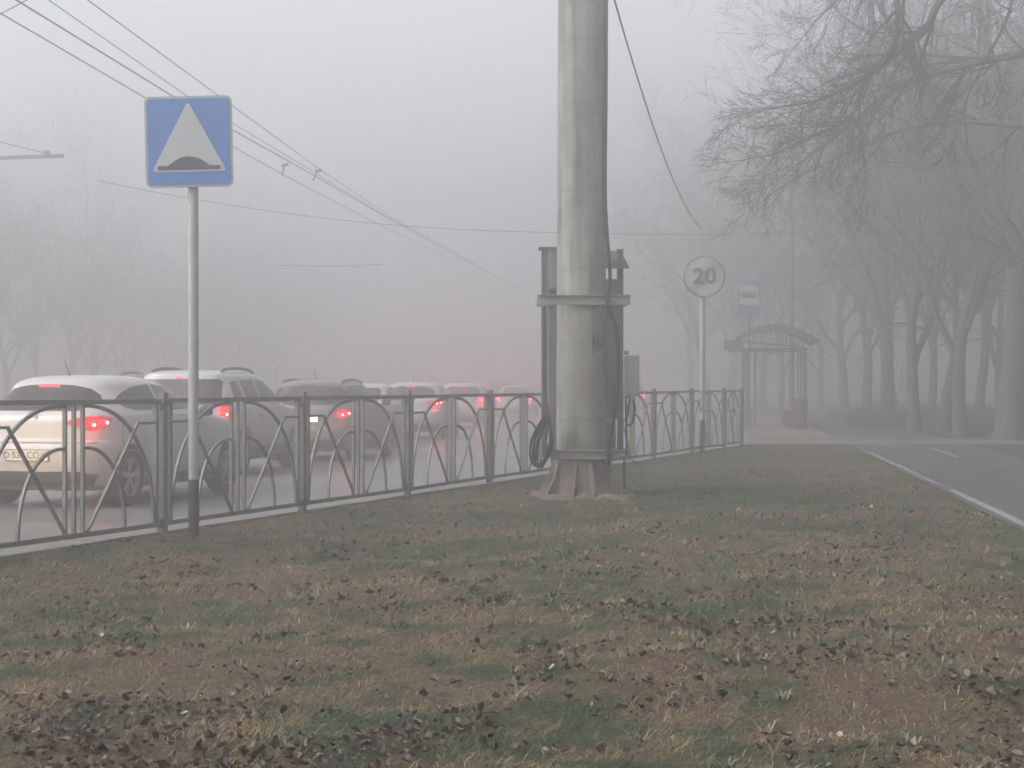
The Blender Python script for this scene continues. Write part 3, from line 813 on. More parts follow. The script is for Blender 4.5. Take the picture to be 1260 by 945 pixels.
# ------------------------------------------------------------------ overhead wires
def wire(a_, b_, sag, r, label, n=24, group=None, name='overhead_wire'):
    a, c = Vector(a_), Vector(b_); b = MB()
    b.tube([a.lerp(c, k / n) - Vector((0, 0, 4 * sag * (k / n) * (1 - k / n))) for k in range(n + 1)], r, 5)
    o = b.build(name, M['wire'], smooth=True); return tag(o, label, 'overhead wire', group)
def wp(x, y, Y): return ip(x, y, Y)
HZ = 4.75
def trol(pts, r, label):
    """points given as (x,y) at contact wire height"""
    P = []
    for x, y in pts:
        Y = 2200 * HZ / (472.5 - y); P.append(((x - 630) / 2200 * Y, Y, 1.3 + HZ))
    a, c = Vector(P[0]), Vector(P[-1]); d = (a - Vector(P[1])).normalized()
    e = (c - Vector(P[-2])).normalized()
    P = [tuple(a + d * 30)] + P + [tuple(c + e * 25)]
    b = MB(); b.tube(P, r, 5); o = b.build('trolley_wire', M['wire'], smooth=True)
    return tag(o, label, 'overhead wire', 'trolleybus contact wires over the road')
trol([(0, 16), (180, 121), (345, 213), (450, 268), (540, 312)], 0.010, 'outermost left trolley wire over the cars')
trol([(20, 0), (212, 118), (390, 218), (470, 264), (560, 313)], 0.012, 'second trolley wire from the left, darkest of the four')
trol([(60, 0), (230, 118), (375, 205), (468, 262), (565, 315)], 0.007, 'third faint trolley wire over the cars')
trol([(108, 0), (265, 115), (400, 213), (480, 266), (575, 318)], 0.008, 'rightmost faint trolley wire over the cars')
# hangers between wires
for (x0, y0, x1, y1, t) in ((350, 203, 347, 216, 'left'), (391, 210, 385, 222, 'right')):
    Y = 40.3; b = MB(); b.tube([wp(x0, y0, Y), wp(x1, y1, Y)], 0.022, 6); b.tube([wp(x0 - 3, y0 + 1, Y), wp(x0 + 5, y0 - 1, Y)], 0.03, 6)
    tag(b.build('wire_clip', M['wire']), 'small %s clip hanging between the trolley wires' % t, 'wire clip')
wire(wp(120, 222, 42), wp(640, 285, 46), 0.25, 0.008, 'thin span wire crossing the road behind the blue sign')
wire(wp(640, 285, 46), wp(960, 287, 50), 0.05, 0.008, 'thin span wire continuing right behind the concrete pole')
wire(wp(345, 326, 60), wp(470, 325, 60), 0.05, 0.012, 'short faint span wire far over the cars')
wire((PX + 0.36, PY, iz(-8)), wp(862, 280, 42), 0.45, 0.012, 'wire sloping down from the concrete pole to the right')
wire(wp(-20, 28, 27), wp(60, -14, 27), 0, 0.01, 'short wire crossing at the top left corner')
# lamp arm far left
la = empty('lamp_arm_pole', (ip(-60, 472, 45)[0], 45, road_z(45)), label='faint horizontal bracket arm of a pole across the road', cat='street lamp')
b = MB(); b.tube([(0, 0, 0), (0, 0, 8.3)], 0.10, 10); b.build('pole', M['steel_dark'], la)
zz = ip(0, 194, 45)[2] - road_z(45)
b = MB(); b.tube([(0, 0, zz - 0.05), (2.83, 0, zz + 0.05)], 0.05, 8); b.tube([(0, 0, zz + 0.7), (2.5, 0, zz + 0.08)], 0.012, 5); b.box((2.4, 0, zz + 0.11), (0.14, 0.1, 0.14)); b.build('arm', M['steel_dark'], la)

# ------------------------------------------------------------------ bus shelter
sh = empty('bus_shelter', (0, 0, 0), label='bus shelter with arched roof fading into the fog', cat='bus shelter')
ZS = 51.5
ang = R(6.0); e1 = Vector((math.cos(ang), -math.sin(ang), 0)); e2 = Vector((math.sin(ang), math.cos(ang), 0))
O = Vector(ip(918, 472.5, ZS)); O.z = 0.02
sh.location = O; sh.rotation_euler = (0, 0, -ang)
k = ZS / 2200
W = (990 - 918) * k; Dp = 3.6; Hb = 1.3 + (472.5 - 432) * k; Ha = 1.3 + (472.5 - 401) * k
for (x, y) in ((0.0, 0), (0.26, 0), (1.34, 0), (W, 0), (0.0, Dp), (W, Dp), (W, Dp / 2)):
    b = MB(); b.tube([(x, y, -0.02), (x, y, Hb)], 0.04 if x not in (0.26, 1.34) else 0.028, 8); b.build('post', M['shelter'], sh)
b = MB()
for y in (0, Dp): b.bar((-0.45, y, Hb + 0.03), (W + 0.08, y, Hb + 0.03), 0.06, 0.06)
for x in (0, W): b.bar((x, 0.04, Hb + 0.03), (x, Dp - 0.04, Hb + 0.03), 0.05, 0.05)
b.bar((-0.1, 0.0, Hb + 0.25), (W, 0.0, Hb + 0.09), 0.04, 0.04)
b.build('roof_frame', M['shelter'], sh)
def arc(u):  # roof height over the width
    return Hb + 0.10 + (Ha - Hb - 0.10) * math.sin(math.pi * (0.12 + 0.80 * u)) ** 0.9
b = MB(); nseg = 20; rows_t = []; rows_b = []
vs = []
for yv in (-0.35, Dp + 0.35):
    for i in range(nseg + 1):
        u = i / nseg; x = -0.30 + (W + 0.65) * u; z = arc(u)
        vs += [(x, yv, z), (x, yv, z - 0.07)]
n2 = 2 * (nseg + 1); fs = []
for i in range(nseg):
    a = 2 * i
    fs += [(a, a + 2, n2 + a + 2, n2 + a), (a + 1, n2 + a + 1, n2 + a + 3, a + 3), (a, a + 1, a + 3, a + 2), (n2 + a, n2 + a + 2, n2 + a + 3, n2 + a + 1)]
fs += [(0, n2, n2 + 1, 1), (2 * nseg, 2 * nseg + 1, n2 + 2 * nseg + 1, n2 + 2 * nseg)]
b.add(vs, fs); b.build('roof', M['shelter'], sh)
b = MB()
for i in range(nseg):
    u = i / nseg; v = (i + 1) / nseg; x = -0.30 + (W + 0.65) * u; x2 = -0.30 + (W + 0.65) * v
    d1 = 0.05 + 0.17 * math.sin(math.pi * u) ** 0.7; d2 = 0.05 + 0.17 * math.sin(math.pi * v) ** 0.7
    for yv in (-0.40,):
        b.add([(x, yv, arc(u) + 0.02), (x2, yv, arc(v) + 0.02), (x2, yv, arc(v) - d2), (x, yv, arc(u) - d1)] + [(x, yv + 0.04, arc(u) + 0.02), (x2, yv + 0.04, arc(v) + 0.02), (x2, yv + 0.04, arc(v) - d2), (x, yv + 0.04, arc(u) - d1)],
              [(0, 1, 2, 3), (7, 6, 5, 4), (0, 4, 5, 1), (2, 6, 7, 3)])
b.build('fascia', M['shelter'], sh)
b = MB()  # front truss fill under the arch
for i in range(9):
    u = 0.08 + 0.84 * i / 8; x = -0.30 + (W + 0.65) * u; b.bar((x, 0, Hb + 0.06), (x + 0.12, 0, arc(u) - 0.05), 0.022, 0.022)
b.build('truss', M['shelter'], sh)
b = MB(); b.box((-0.38, 0.1, Hb + 0.16), (0.5, 0.5, 0.28)); b.build('sign_box', M['shelter'], sh)
gm = mat('shelter_panel', (0.20, 0.20, 0.215), 0.35, 0, 3, 0.1)
b = MB(); b.box((W, Dp / 2, 1.25), (0.02, Dp - 0.1, 1.9)); b.build('back_panel', gm, sh)
b = MB(); b.box((W - 0.35, Dp / 2 + 0.3, 0.45), (0.4, 2.4, 0.05)); 
for yv in (0.9, 3.0): b.box((W - 0.35, yv, 0.21), (0.3, 0.06, 0.42))
b.build('bench', M['bin'], sh)
lb = empty('litter_bin', Vector(ip(985, 472.5, 50.6)) * Vector((1, 1, 0)) if False else (ip(985, 0, 50.4)[0], 50.4, 0.02), label='dark reddish litter bin beside the right post of the bus shelter', cat='litter bin')
b = MB(); b.lathe([(0.15, 0), (0.17, 0.04), (0.19, 0.5), (0.20, 0.82), (0.21, 0.86), (0.19, 0.86), (0.17, 0.5), (0.15, 0.1)], 20); b.build('bin_body', M['bin'], lb, smooth=True, auto=40)
b = MB(); b.lathe([(0.215, 0.80), (0.215, 0.84)], 20); b.build('band', M['steel_dark'], lb)
lp = empty('lamp_post', (ip(974, 0, 58)[0], 58, 0), label='thin tall lamp post rising behind the bus shelter', cat='lamp post')
b = MB(); b.tube([(0, 0, 0), (0, 0, 9.5)], [0.09, 0.05], 10); b.build('pole', M['steel_dark'], lp)
b = MB(); b.tube([(0, 0, 9.5), (-0.6, 0, 9.9), (-1.4, 0, 10.0)], 0.03, 6); b.box((-1.6, 0, 9.98), (0.5, 0.2, 0.1)); b.build('lamp_head', M['steel_dark'], lp)

# ------------------------------------------------------------------ trees
def grow(seed, height, r0, fork=0.28, spread=0.55, nlimb=5, levels=4, dens=1.0, step=0.35, droop=0.0):
    r = random.Random(seed); T = MB(); C = MB()
    def branch(p, d, L, rad, lvl):
        n = max(3, int(L / (step * (1.5 if lvl < 2 else 1.0))))
        pts = [p.copy()]; rads = [rad]; dirs = [d.copy()]
        wig = (0.05, 0.13, 0.17, 0.22, 0.28)[min(lvl, 4)]
        for i in range(n):
            t = (i + 1) / n
            up = (0.03, 0.05, 0.04, 0.02, 0.0)[min(lvl, 4)] - droop * (lvl > 0) * (0.3 + t)
            d = (d + Vector((r.gauss(0, wig), r.gauss(0, wig), r.gauss(0, wig) + up))).normalized()
            p = p + d * (L / n)
            pts.append(p.copy()); dirs.append(d.copy())
            rads.append(max(0.0045, rad * (1 - t * (0.45 if lvl == 0 else 0.8))))
        if lvl == 0: rads[0] *= 1.35
        (T if lvl < 2 else C).tube(pts, rads, (9, 6, 4, 3, 3)[min(lvl, 4)], caps=False)
        if lvl >= levels: return
        if lvl == 0:
            m = nlimb
            for k in range(m):
                t = 1 - (k / m) * (1 - fork) * 0.9 if k > 1 else 1.0
                i = min(n, max(1, int(t * n)))
                az = 2 * math.pi * (k * 0.382 + r.uniform(-.08, .08)); sp = spread * r.uniform(0.55, 1.25)
                dd = (dirs[i] * math.cos(sp) + Vector((math.cos(az), math.sin(az), 0)) * math.sin(sp)).normalized()
                branch(pts[i], dd, height * r.uniform(0.45, 0.68) * (0.8 if t < 0.8 else 1), rads[i] * r.uniform(0.5, 0.75), 1)
        else:
            m = int(dens * (0, 10, 9, 7, 4)[lvl] * r.uniform(0.8, 1.2))
            for k in range(m):
                t = 0.18 + 0.82 * (k + r.random()) / m
                i = min(n, max(1, int(round(t * n))))
                ax = dirs[i].orthogonal().normalized(); ax.rotate(Matrix.Rotation(r.uniform(0, 6.283), 3, dirs[i]))
                sp = r.uniform(0.35, 0.85)
                dd = (dirs[i] * math.cos(sp) + ax * math.sin(sp)).normalized()
                branch(pts[i], dd, L * r.uniform(0.38, 0.66) * (1.15 - 0.5 * t), max(0.008, rads[i] * 0.55), lvl + 1)
    branch(Vector((0, 0, -0.1)), Vector((r.uniform(-.08, .08), r.uniform(-.08, .08), 1)).normalized(), height * 0.36, r0, 0)
    return T, C
TG = {'path': 'bare trees along the path', 'road': 'bare trees beyond the road', 'stop': 'bare trees behind the bus stop'}
def make_tree(T, C, loc, rz=0, sc=1.0, label='', group=None):
    o = empty('tree', loc, rz, label, 'tree', group); o.scale = (sc,) * 3
    T.build('trunk', M['bark'], o, smooth=True); C.build('crown', M['twig'], o)
    return o
protos = []
def place_tree(i, loc, rz, sc, label, group):
    if protos[i][1] is None:
        o = make_tree(*protos[i][0], loc, rz, sc, label, group); protos[i][1] = o
    else:
        o = copy_tree(protos[i][1]); o.location = loc; o.rotation_euler = (0, 0, rz); o.scale = (sc,) * 3
        o['label'] = label
        if group: o['group'] = group
    return o
for sd, hh, rr in ((1, 14, 0.22), (2, 13, 0.19), (3, 15, 0.18), (9, 12, 0.16)):
    protos.append([grow(sd, hh, rr, nlimb=6, spread=0.5 + 0.05 * (sd % 3)), None]); pass
right = [  # pixel x of the trunk, distance, prototype, turn, scale, label
    (1243, 41.5, 0, 0.6, 1.45, 'broad leaning bare tree with the thickest trunk, at the right edge'),
    (1184, 46, 1, 2.2, 1.05, 'straight bare tree left of the thickest trunk'),
    (1160, 49, 2, 4.0, 1.0, 'bare tree close beside the straight trunk, leaning over the path'),
    (1126, 47.5, 3, 1.2, 1.1, 'bare tree leaning left of the close pair'),
    (1205, 56, 2, 5.0, 0.95, 'thin bare tree between the thick trunk and the straight one'),
]
for x, Y, i, rz, sc, lab in right:
    o_ = place_tree(i, (ip(x, 0, Y)[0], Y, 0), rz, sc, lab, None)
    if x == 1243: o_.rotation_euler = (0, R(7), rz)
r = random.Random(21)
for x, Y, i in ((1092, 58, 0), (1066, 67, 1), (1100, 72, 2), (1145, 66, 3), (1230, 64, 1), (1040, 80, 0), (1010, 92, 3), (1180, 80, 0), (1300, 52, 2), (1330, 38, 1), (1400, 60, 0)):
    place_tree(i, (ip(x, 0, Y)[0], Y, 0), r.uniform(0, 6.28), r.uniform(0.95, 1.2), 'faint grey bare tree in the foggy row behind the path trees', TG['path'])
for x, Y, i, s in ((872, 92, 2, 1.15), (900, 98, 0, 1.2), (940, 90, 1, 1.1), (850, 104, 3, 1.3), (960, 82, 3, 1.0), (915, 110, 2, 1.3)):
    place_tree(i, (ip(x, 0, Y)[0], Y, 0), r.uniform(0, 6.28), s, 'pale bare tree fading into fog behind the bus stop', TG['stop'])
for k in range(22):
    Y = 74 + k * 3.0 + r.uniform(-1.5, 1.5); X = -25.5 + 0.14 * (Y - 74) + r.uniform(-1.5, 1.0) - (5 if k % 2 else 0)
    place_tree(r.randrange(4), (X, Y, road_z(Y)), r.uniform(0, 6.28), r.uniform(0.85, 1.12), 'pale bare tree fading into fog beyond the road', TG['road'])

# the near tree at the right: its limbs reach into the picture
def near_tree():
    r = random.Random(4); T = MB(); C = MB()
    base = Vector((10.2, 28.5, 0))
    def rel(p): return Vector(p) - base
    def twig(p, d, L, rad, lvl):
        n = max(3, int(L / 0.14)); pts = [p.copy()]; rads = [rad]; dirs = [d]
        for i in range(n):
            d = (d + Vector((r.gauss(0, .11), r.gauss(0, .11), r.gauss(0, .11) - 0.01))).normalized()
            p = p + d * (L / n); pts.append(p.copy()); dirs.append(d); rads.append(max(0.0028, rad * (1 - 0.8 * (i + 1) / n)))
        C.tube(pts, rads, 4 if rad > 0.01 else 3, caps=False)
        if lvl >= 3: return
        m = (6, 5, 2)[lvl]
        for k in range(m):
            t = 0.15 + 0.85 * (k + r.random()) / m; i = min(n, max(1, int(t * n)))
            ax = dirs[i].orthogonal().normalized(); ax.rotate(Matrix.Rotation(r.uniform(0, 6.283), 3, dirs[i])); sp = r.uniform(0.3, 0.85)
            twig(pts[i], (dirs[i] * math.cos(sp) + ax * math.sin(sp) + Vector((-0.03, 0, -0.05))).normalized(), L * r.uniform(0.4, 0.85) * (1.1 - 0.45 * t), max(0.0032, rads[i] * 0.55), lvl + 1)
    def limb(pix, r0, r1, m=9, tl=1.5):
        pts = [rel(p) for p in pix]
        P = [Vector(q) for q in catmull([tuple(q) for q in pts], 5)]
        n = len(P); rads = [r0 + (r1 - r0) * (i / (n - 1)) ** 0.6 for i in range(n)]
        T.tube(P, rads, 7, caps=False)
        start = 0.3
        for k in range(m):
            t = start + (1 - start) * (k + r.random() * 0.8) / m; i = min(n - 2, int(t * (n - 1)))
            d = (P[i + 1] - P[i]).normalized(); ax = d.orthogonal().normalized(); ax.rotate(Matrix.Rotation(r.uniform(0, 6.283), 3, d)); sp = r.uniform(0.3, 0.8)
            dd = (d * math.cos(sp) + ax * math.sin(sp)).normalized()
            twig(P[i], dd, tl * r.uniform(0.6, 1.2) * (1.1 - 0.5 * t), rads[i] * 0.6, 0)
        twig(P[-1], (P[-1] - P[-2]).normalized(), tl * 0.6, r1, 0)
    # trunk
    T.tube([(0, 0, -0.1), (0.02, 0.03, 0.4), (0.05, 0, 2.0), (-0.1, 0.05, 4.2), (-0.3, 0, 5.6)], [0.42, 0.31, 0.27, 0.24, 0.21], 12)
    f1 = base + Vector((-0.3, 0, 5.5)); f2 = base + Vector((-0.15, 0.03, 4.6))
    limb([f1, ip(1260, -130, 27.5), ip(1160, -90, 26), ip(1108, -30, 25.5), ip(1105, 20, 25), ip(1098, 62, 25), ip(1060, 98, 25), ip(1010, 122, 25), ip(965, 131, 25.4)], 0.11, 0.012, 16, 1.7)
    limb([f1, ip(1300, -60, 28.2), ip(1215, -50, 27.5), ip(1158, 0, 27), ip(1138, 38, 27), ip(1095, 72, 27), ip(1062, 105, 27), ip(1048, 142, 27), ip(1000, 168, 27), ip(952, 190, 27.3)], 0.12, 0.012, 16, 1.8)
    limb([f2, ip(1330, 60, 29), ip(1260, 66, 29.5), ip(1200, 78, 30), ip(1140, 95, 30.5), ip(1085, 120, 31), ip(1040, 160, 31.5), ip(985, 200, 32)], 0.12, 0.014, 16, 2.1)
    limb([f1, ip(1260, -160, 30), ip(1180, -120, 31), ip(1100, -60, 31.5), ip(1050, -20, 32), ip(1000, 30, 32.5)], 0.11, 0.014, 14, 2.2)
    limb([f2, ip(1340, 150, 30), ip(1270, 155, 32), ip(1190, 150, 34), ip(1110, 160, 35), ip(1040, 190, 36), ip(975, 222, 37), ip(935, 250, 37.5)], 0.12, 0.012, 14, 1.7)
    limb([f1, ip(1300, -120, 26), ip(1260, -60, 25), ip(1240, 20, 24), ip(1215, 70, 24), ip(1190, 120, 24)], 0.06, 0.008, 8, 1.5)
    limb([f1, ip(1420, -200, 29), ip(1460, -330, 29), ip(1480, -450, 29.5)], 0.17, 0.03, 8, 2.6)
    limb([f2, ip(1480, -40, 27), ip(1560, -120, 26), ip(1640, -200, 25.5)], 0.13, 0.02, 8, 2.2)
    return T, C, base
T, C, bs_ = near_tree()
nt_ = make_tree(T, C, bs_, 0, 1, 'nearest bare tree whose dark branches hang in from the top right corner', None)

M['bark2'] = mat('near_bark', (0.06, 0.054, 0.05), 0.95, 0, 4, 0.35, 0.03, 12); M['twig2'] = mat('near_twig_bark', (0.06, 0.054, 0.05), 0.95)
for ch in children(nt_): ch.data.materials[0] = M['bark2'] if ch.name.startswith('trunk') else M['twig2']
# low dark shrubs under the path trees
def shrub(loc, r0, h, seed, label, grp):
    r = random.Random(seed); b = MB()
    for k in range(260):
        a = r.uniform(0, 6.28); rr = r0 * math.sqrt(r.random()); p = Vector((rr * math.cos(a) * 1.6, rr * math.sin(a), 0))
        d = Vector((r.gauss(0, 0.35), r.gauss(0, 0.35), 1)).normalized(); L = h * r.uniform(0.5, 1.1)
        b.tube([p, p + d * L * 0.5, p + (d + Vector((r.gauss(0, .3), r.gauss(0, .3), 0))) * L], [0.012, 0.009, 0.004], 3, caps=False)
    o = b.build('shrub', M['twig']); o.location = loc; return tag(o, label, 'shrub', grp)
for k, (x, Y) in enumerate(((1108, 53), (1140, 55), (1172, 53), (1198, 51), (1228, 50), (1080, 60))):
    shrub((ip(x, 0, Y)[0], Y, 0), 1.0, 0.75, k, 'low bare brushwood at the foot of the foggy path trees', 'brushwood under the path trees')

# ------------------------------------------------------------------ cars
def ray_patch(bvh, poly, axis, off=0.004, grid=0.05):
    """poly in 2D; axis 'side' (x,z; from -y), 'sideL' (from +y), 'rear' (y,z from -x), 'front', returns MB"""
    pts = []
    n = len(poly)
    for i in range(n):
        a, c = Vector(poly[i]), Vector(poly[(i + 1) % n]); m = max(1, int((c - a).length / (grid * 0.7)))
        for k in range(m): pts.append(a.lerp(c, k / m))
    edges = [(i, (i + 1) % len(pts)) for i in range(len(pts))]
    xs = [p.x for p in pts]; zs = [p.y for p in pts]
    inner = []
    u = min(xs) + grid / 2
    while u < max(xs):
        v = min(zs) + grid / 2
        while v < max(zs):
            inner.append(Vector((u, v))); v += grid
        u += grid
    res = delaunay_2d_cdt(pts + inner, edges, [tuple(range(len(pts)))], 1, 1e-5)
    V2, _, F2 = res[0], res[1], res[2]
    O_, D_ = {'side': (lambda p: Vector((p.x, -3, p.y)), Vector((0, 1, 0))), 'sideL': (lambda p: Vector((p.x, 3, p.y)), Vector((0, -1, 0))),
              'rear': (lambda p: Vector((-3, p.x, p.y)), Vector((1, 0, 0))), 'front': (lambda p: Vector((8, p.x, p.y)), Vector((-1, 0, 0)))}[axis]
    vs = []; ok = []
    for p in V2:
        h, nrm, idx, dist = bvh.ray_cast(O_(p), D_)
        if h is None: vs.append(Vector((0, 0, 0))); ok.append(False)
        else: vs.append(h + nrm * off * (1 if nrm.dot(D_) < 0 else -1)); ok.append(True)
    F2 = [f for f in F2 if all(ok[i] for i in f)]
    used = sorted({i for f in F2 for i in f}); mp = {u: k for k, u in enumerate(used)}
    b = MB(); b.add([vs[i] for i in used], [tuple(mp[i] for i in f) for f in F2])
    return b

CARS = {
 'hatch': dict(L=4.42, H=1.51, wb=(0.80, 3.49), wr=0.325, levels=[
    (0.19, 0.30, 4.15, 0.76, 6), (0.24, 0.12, 4.32, 0.85, 6), (0.34, 0.03, 4.40, 0.890, 5.5), (0.48, 0.0, 4.42, 0.905, 5), (0.66, 0.0, 4.41, 0.907, 4.8),
    (0.735, 0.035, 4.37, 0.905, 4.8), (0.775, 0.075, 4.33, 0.902, 4.8), (0.875, 0.085, 4.20, 0.900, 4.6), (0.965, 0.09, 3.85, 0.893, 4.5), (1.03, 0.11, 3.45, 0.880, 4.5), (1.07, 0.145, 3.22, 0.855, 4.4),
    (1.14, 0.225, 3.02, 0.810, 4.2), (1.235, 0.345, 2.75, 0.750, 4.0), (1.33, 0.455, 2.50, 0.695, 3.8), (1.385, 0.50, 2.36, 0.660, 3.8), (1.425, 0.545, 2.22, 0.620, 3.6), (1.470, 0.65, 2.05, 0.53, 3.2), (1.497, 0.88, 1.85, 0.38, 2.8), (1.508, 1.15, 1.6, 0.16, 2.4)],
    rearwin=[(-0.50, 1.095), (0.50, 1.095), (0.585, 1.15), (0.645, 1.215), (0.60, 1.275), (0.49, 1.345), (0.30, 1.385), (0, 1.398), (-0.30, 1.385), (-0.49, 1.345), (-0.60, 1.275), (-0.645, 1.215), (-0.585, 1.15)],
    side=[[(0.66, 1.205), (0.85, 1.29), (1.15, 1.365), (1.62, 1.395), (1.62, 1.09), (0.95, 1.10), (0.76, 1.145)], [(1.69, 1.397), (2.05, 1.375), (2.35, 1.30), (2.70, 1.14), (2.78, 1.10), (1.69, 1.09)]],
    tail=[(0.40, 0.96), (0.48, 1.00), (0.62, 1.03), (0.74, 1.035), (0.80, 1.01), (0.79, 0.95), (0.745, 0.89), (0.67, 0.87), (0.57, 0.90), (0.48, 0.935)], tail_split=0.645,
    high=(0.40, 1.378, 0.27, 0.026), plate=(0.60, 0.0), seams=[[0.62], [1.655], [2.72]], skirt=0.42, rails=False, brow=True),
 'suv': dict(L=4.32, H=1.63, wb=(0.80, 3.47), wr=0.345, levels=[
    (0.27, 0.25, 4.05, 0.80, 6), (0.33, 0.06, 4.26, 0.87, 6), (0.45, 0.0, 4.31, 0.90, 6), (0.60, 0.0, 4.32, 0.910, 6), (0.68, 0.02, 4.31, 0.912, 6), (0.73, 0.07, 4.29, 0.910, 6),
    (0.86, 0.08, 4.25, 0.905, 6), (0.97, 0.09, 4.10, 0.90, 6), (1.03, 0.10, 3.60, 0.89, 6), (1.08, 0.115, 3.28, 0.870, 6), (1.14, 0.14, 3.10, 0.84, 6), (1.30, 0.22, 2.88, 0.785, 6), (1.46, 0.31, 2.62, 0.72, 5.5), (1.53, 0.33, 2.46, 0.69, 5), (1.575, 0.36, 2.32, 0.64, 4.5), (1.605, 0.52, 2.15, 0.54, 4), (1.625, 0.85, 1.9, 0.36, 3)],
    rearwin=[(-0.62, 1.10), (0.62, 1.10), (0.70, 1.15), (0.655, 1.44), (0.60, 1.485), (-0.60, 1.485), (-0.655, 1.44), (-0.70, 1.15)],
    side=[[(0.55, 1.16), (0.58, 1.42), (0.66, 1.45), (0.88, 1.46), (0.93, 1.14)], [(1.06, 1.13), (1.02, 1.47), (1.68, 1.485), (1.71, 1.12)], [(1.78, 1.12), (1.76, 1.485), (2.15, 1.46), (2.45, 1.35), (2.80, 1.13)]],
    tail=[(0.70, 0.83), (0.81, 0.83), (0.845, 0.86), (0.84, 1.02), (0.815, 1.10), (0.74, 1.12), (0.70, 1.08)], tail_split=0.70,
    high=(0.22, 1.508, 0.09, 0.028), plate=(0.78, 0.0), seams=[[0.99], [1.73], [2.78]], skirt=0.50, rails=True, brow=False),
 'wagon': dict(L=4.30, H=1.50, wb=(0.78, 3.35), wr=0.315, levels=[
    (0.19, 0.28, 4.05, 0.76, 6), (0.25, 0.10, 4.22, 0.83, 6), (0.36, 0.02, 4.29, 0.86, 6), (0.50, 0.0, 4.30, 0.875, 6), (0.62, 0.01, 4.29, 0.877, 6), (0.68, 0.06, 4.26, 0.877, 6),
    (0.82, 0.08, 4.12, 0.875, 5.5), (0.92, 0.09, 3.75, 0.865, 5.5), (0.98, 0.11, 3.35, 0.850, 5.5), (1.03, 0.14, 3.15, 0.82, 5.5), (1.18, 0.23, 2.82, 0.76, 5), (1.32, 0.32, 2.52, 0.70, 4.8), (1.40, 0.37, 2.32, 0.66, 4.5), (1.445, 0.42, 2.15, 0.60, 4), (1.475, 0.60, 2.0, 0.50, 3.4), (1.495, 0.9, 1.75, 0.34, 3)],
    rearwin=[(-0.60, 1.04), (0.60, 1.04), (0.70, 1.10), (0.665, 1.28), (0.58, 1.355), (0.3, 1.385), (-0.3, 1.385), (-0.58, 1.355), (-0.665, 1.28), (-0.70, 1.10)],
    side=[[(0.50, 1.10), (0.56, 1.28), (0.68, 1.36), (0.95, 1.39), (0.98, 1.07)], [(1.05, 1.06), (1.02, 1.395), (1.62, 1.405), (1.64, 1.06)], [(1.70, 1.06), (1.68, 1.405), (2.0, 1.385), (2.35, 1.26), (2.72, 1.07)]],
    tail=[(0.50, 0.84), (0.60, 0.93), (0.72, 0.97), (0.815, 0.96), (0.81, 0.86), (0.76, 0.80), (0.62, 0.80)], tail_split=0.62,
    high=(0.34, 1.405, 0.24, 0.022), plate=(0.79, 0.0), seams=[[1.01], [1.66], [2.70]], skirt=0.40, rails=True, brow=False),
 'sedan': dict(L=4.40, H=1.46, wb=(0.95, 3.50), wr=0.315, levels=[
    (0.19, 0.28, 4.15, 0.76, 6), (0.25, 0.10, 4.32, 0.82, 6), (0.36, 0.02, 4.38, 0.85, 6), (0.50, 0.0, 4.40, 0.865, 6), (0.62, 0.01, 4.39, 0.867, 6), (0.68, 0.05, 4.36, 0.866, 6),
    (0.82, 0.07, 4.20, 0.862, 5.5), (0.92, 0.08, 3.85, 0.855, 5.5), (0.98, 0.11, 3.45, 0.84, 5.5), (1.01, 0.40, 3.28, 0.81, 5.5), (1.04, 0.66, 3.15, 0.77, 5), (1.18, 0.86, 2.85, 0.72, 4.8), (1.30, 1.06, 2.62, 0.665, 4.5), (1.38, 1.22, 2.42, 0.62, 4.2), (1.42, 1.38, 2.25, 0.54, 3.6), (1.45, 1.6, 2.0, 0.36, 3)],
    rearwin=[(-0.52, 1.06), (0.52, 1.06), (0.58, 1.12), (0.54, 1.30), (0.46, 1.345), (-0.46, 1.345), (-0.54, 1.30), (-0.58, 1.12)],
    side=[[(1.0, 1.07), (1.25, 1.28), (1.45, 1.34), (1.95, 1.36), (1.98, 1.06)], [(2.05, 1.06), (2.03, 1.36), (2.3, 1.33), (2.6, 1.22), (2.88, 1.07)]],
    tail=[(0.52, 0.82), (0.56, 0.95), (0.80, 0.955), (0.84, 0.90), (0.835, 0.79), (0.6, 0.78)], tail_split=0.62,
    high=(1.15, 1.32, 0.24, 0.025), plate=(0.80, 0.0), seams=[[1.0], [2.01], [2.85]], skirt=0.38, rails=False, brow=False),
}
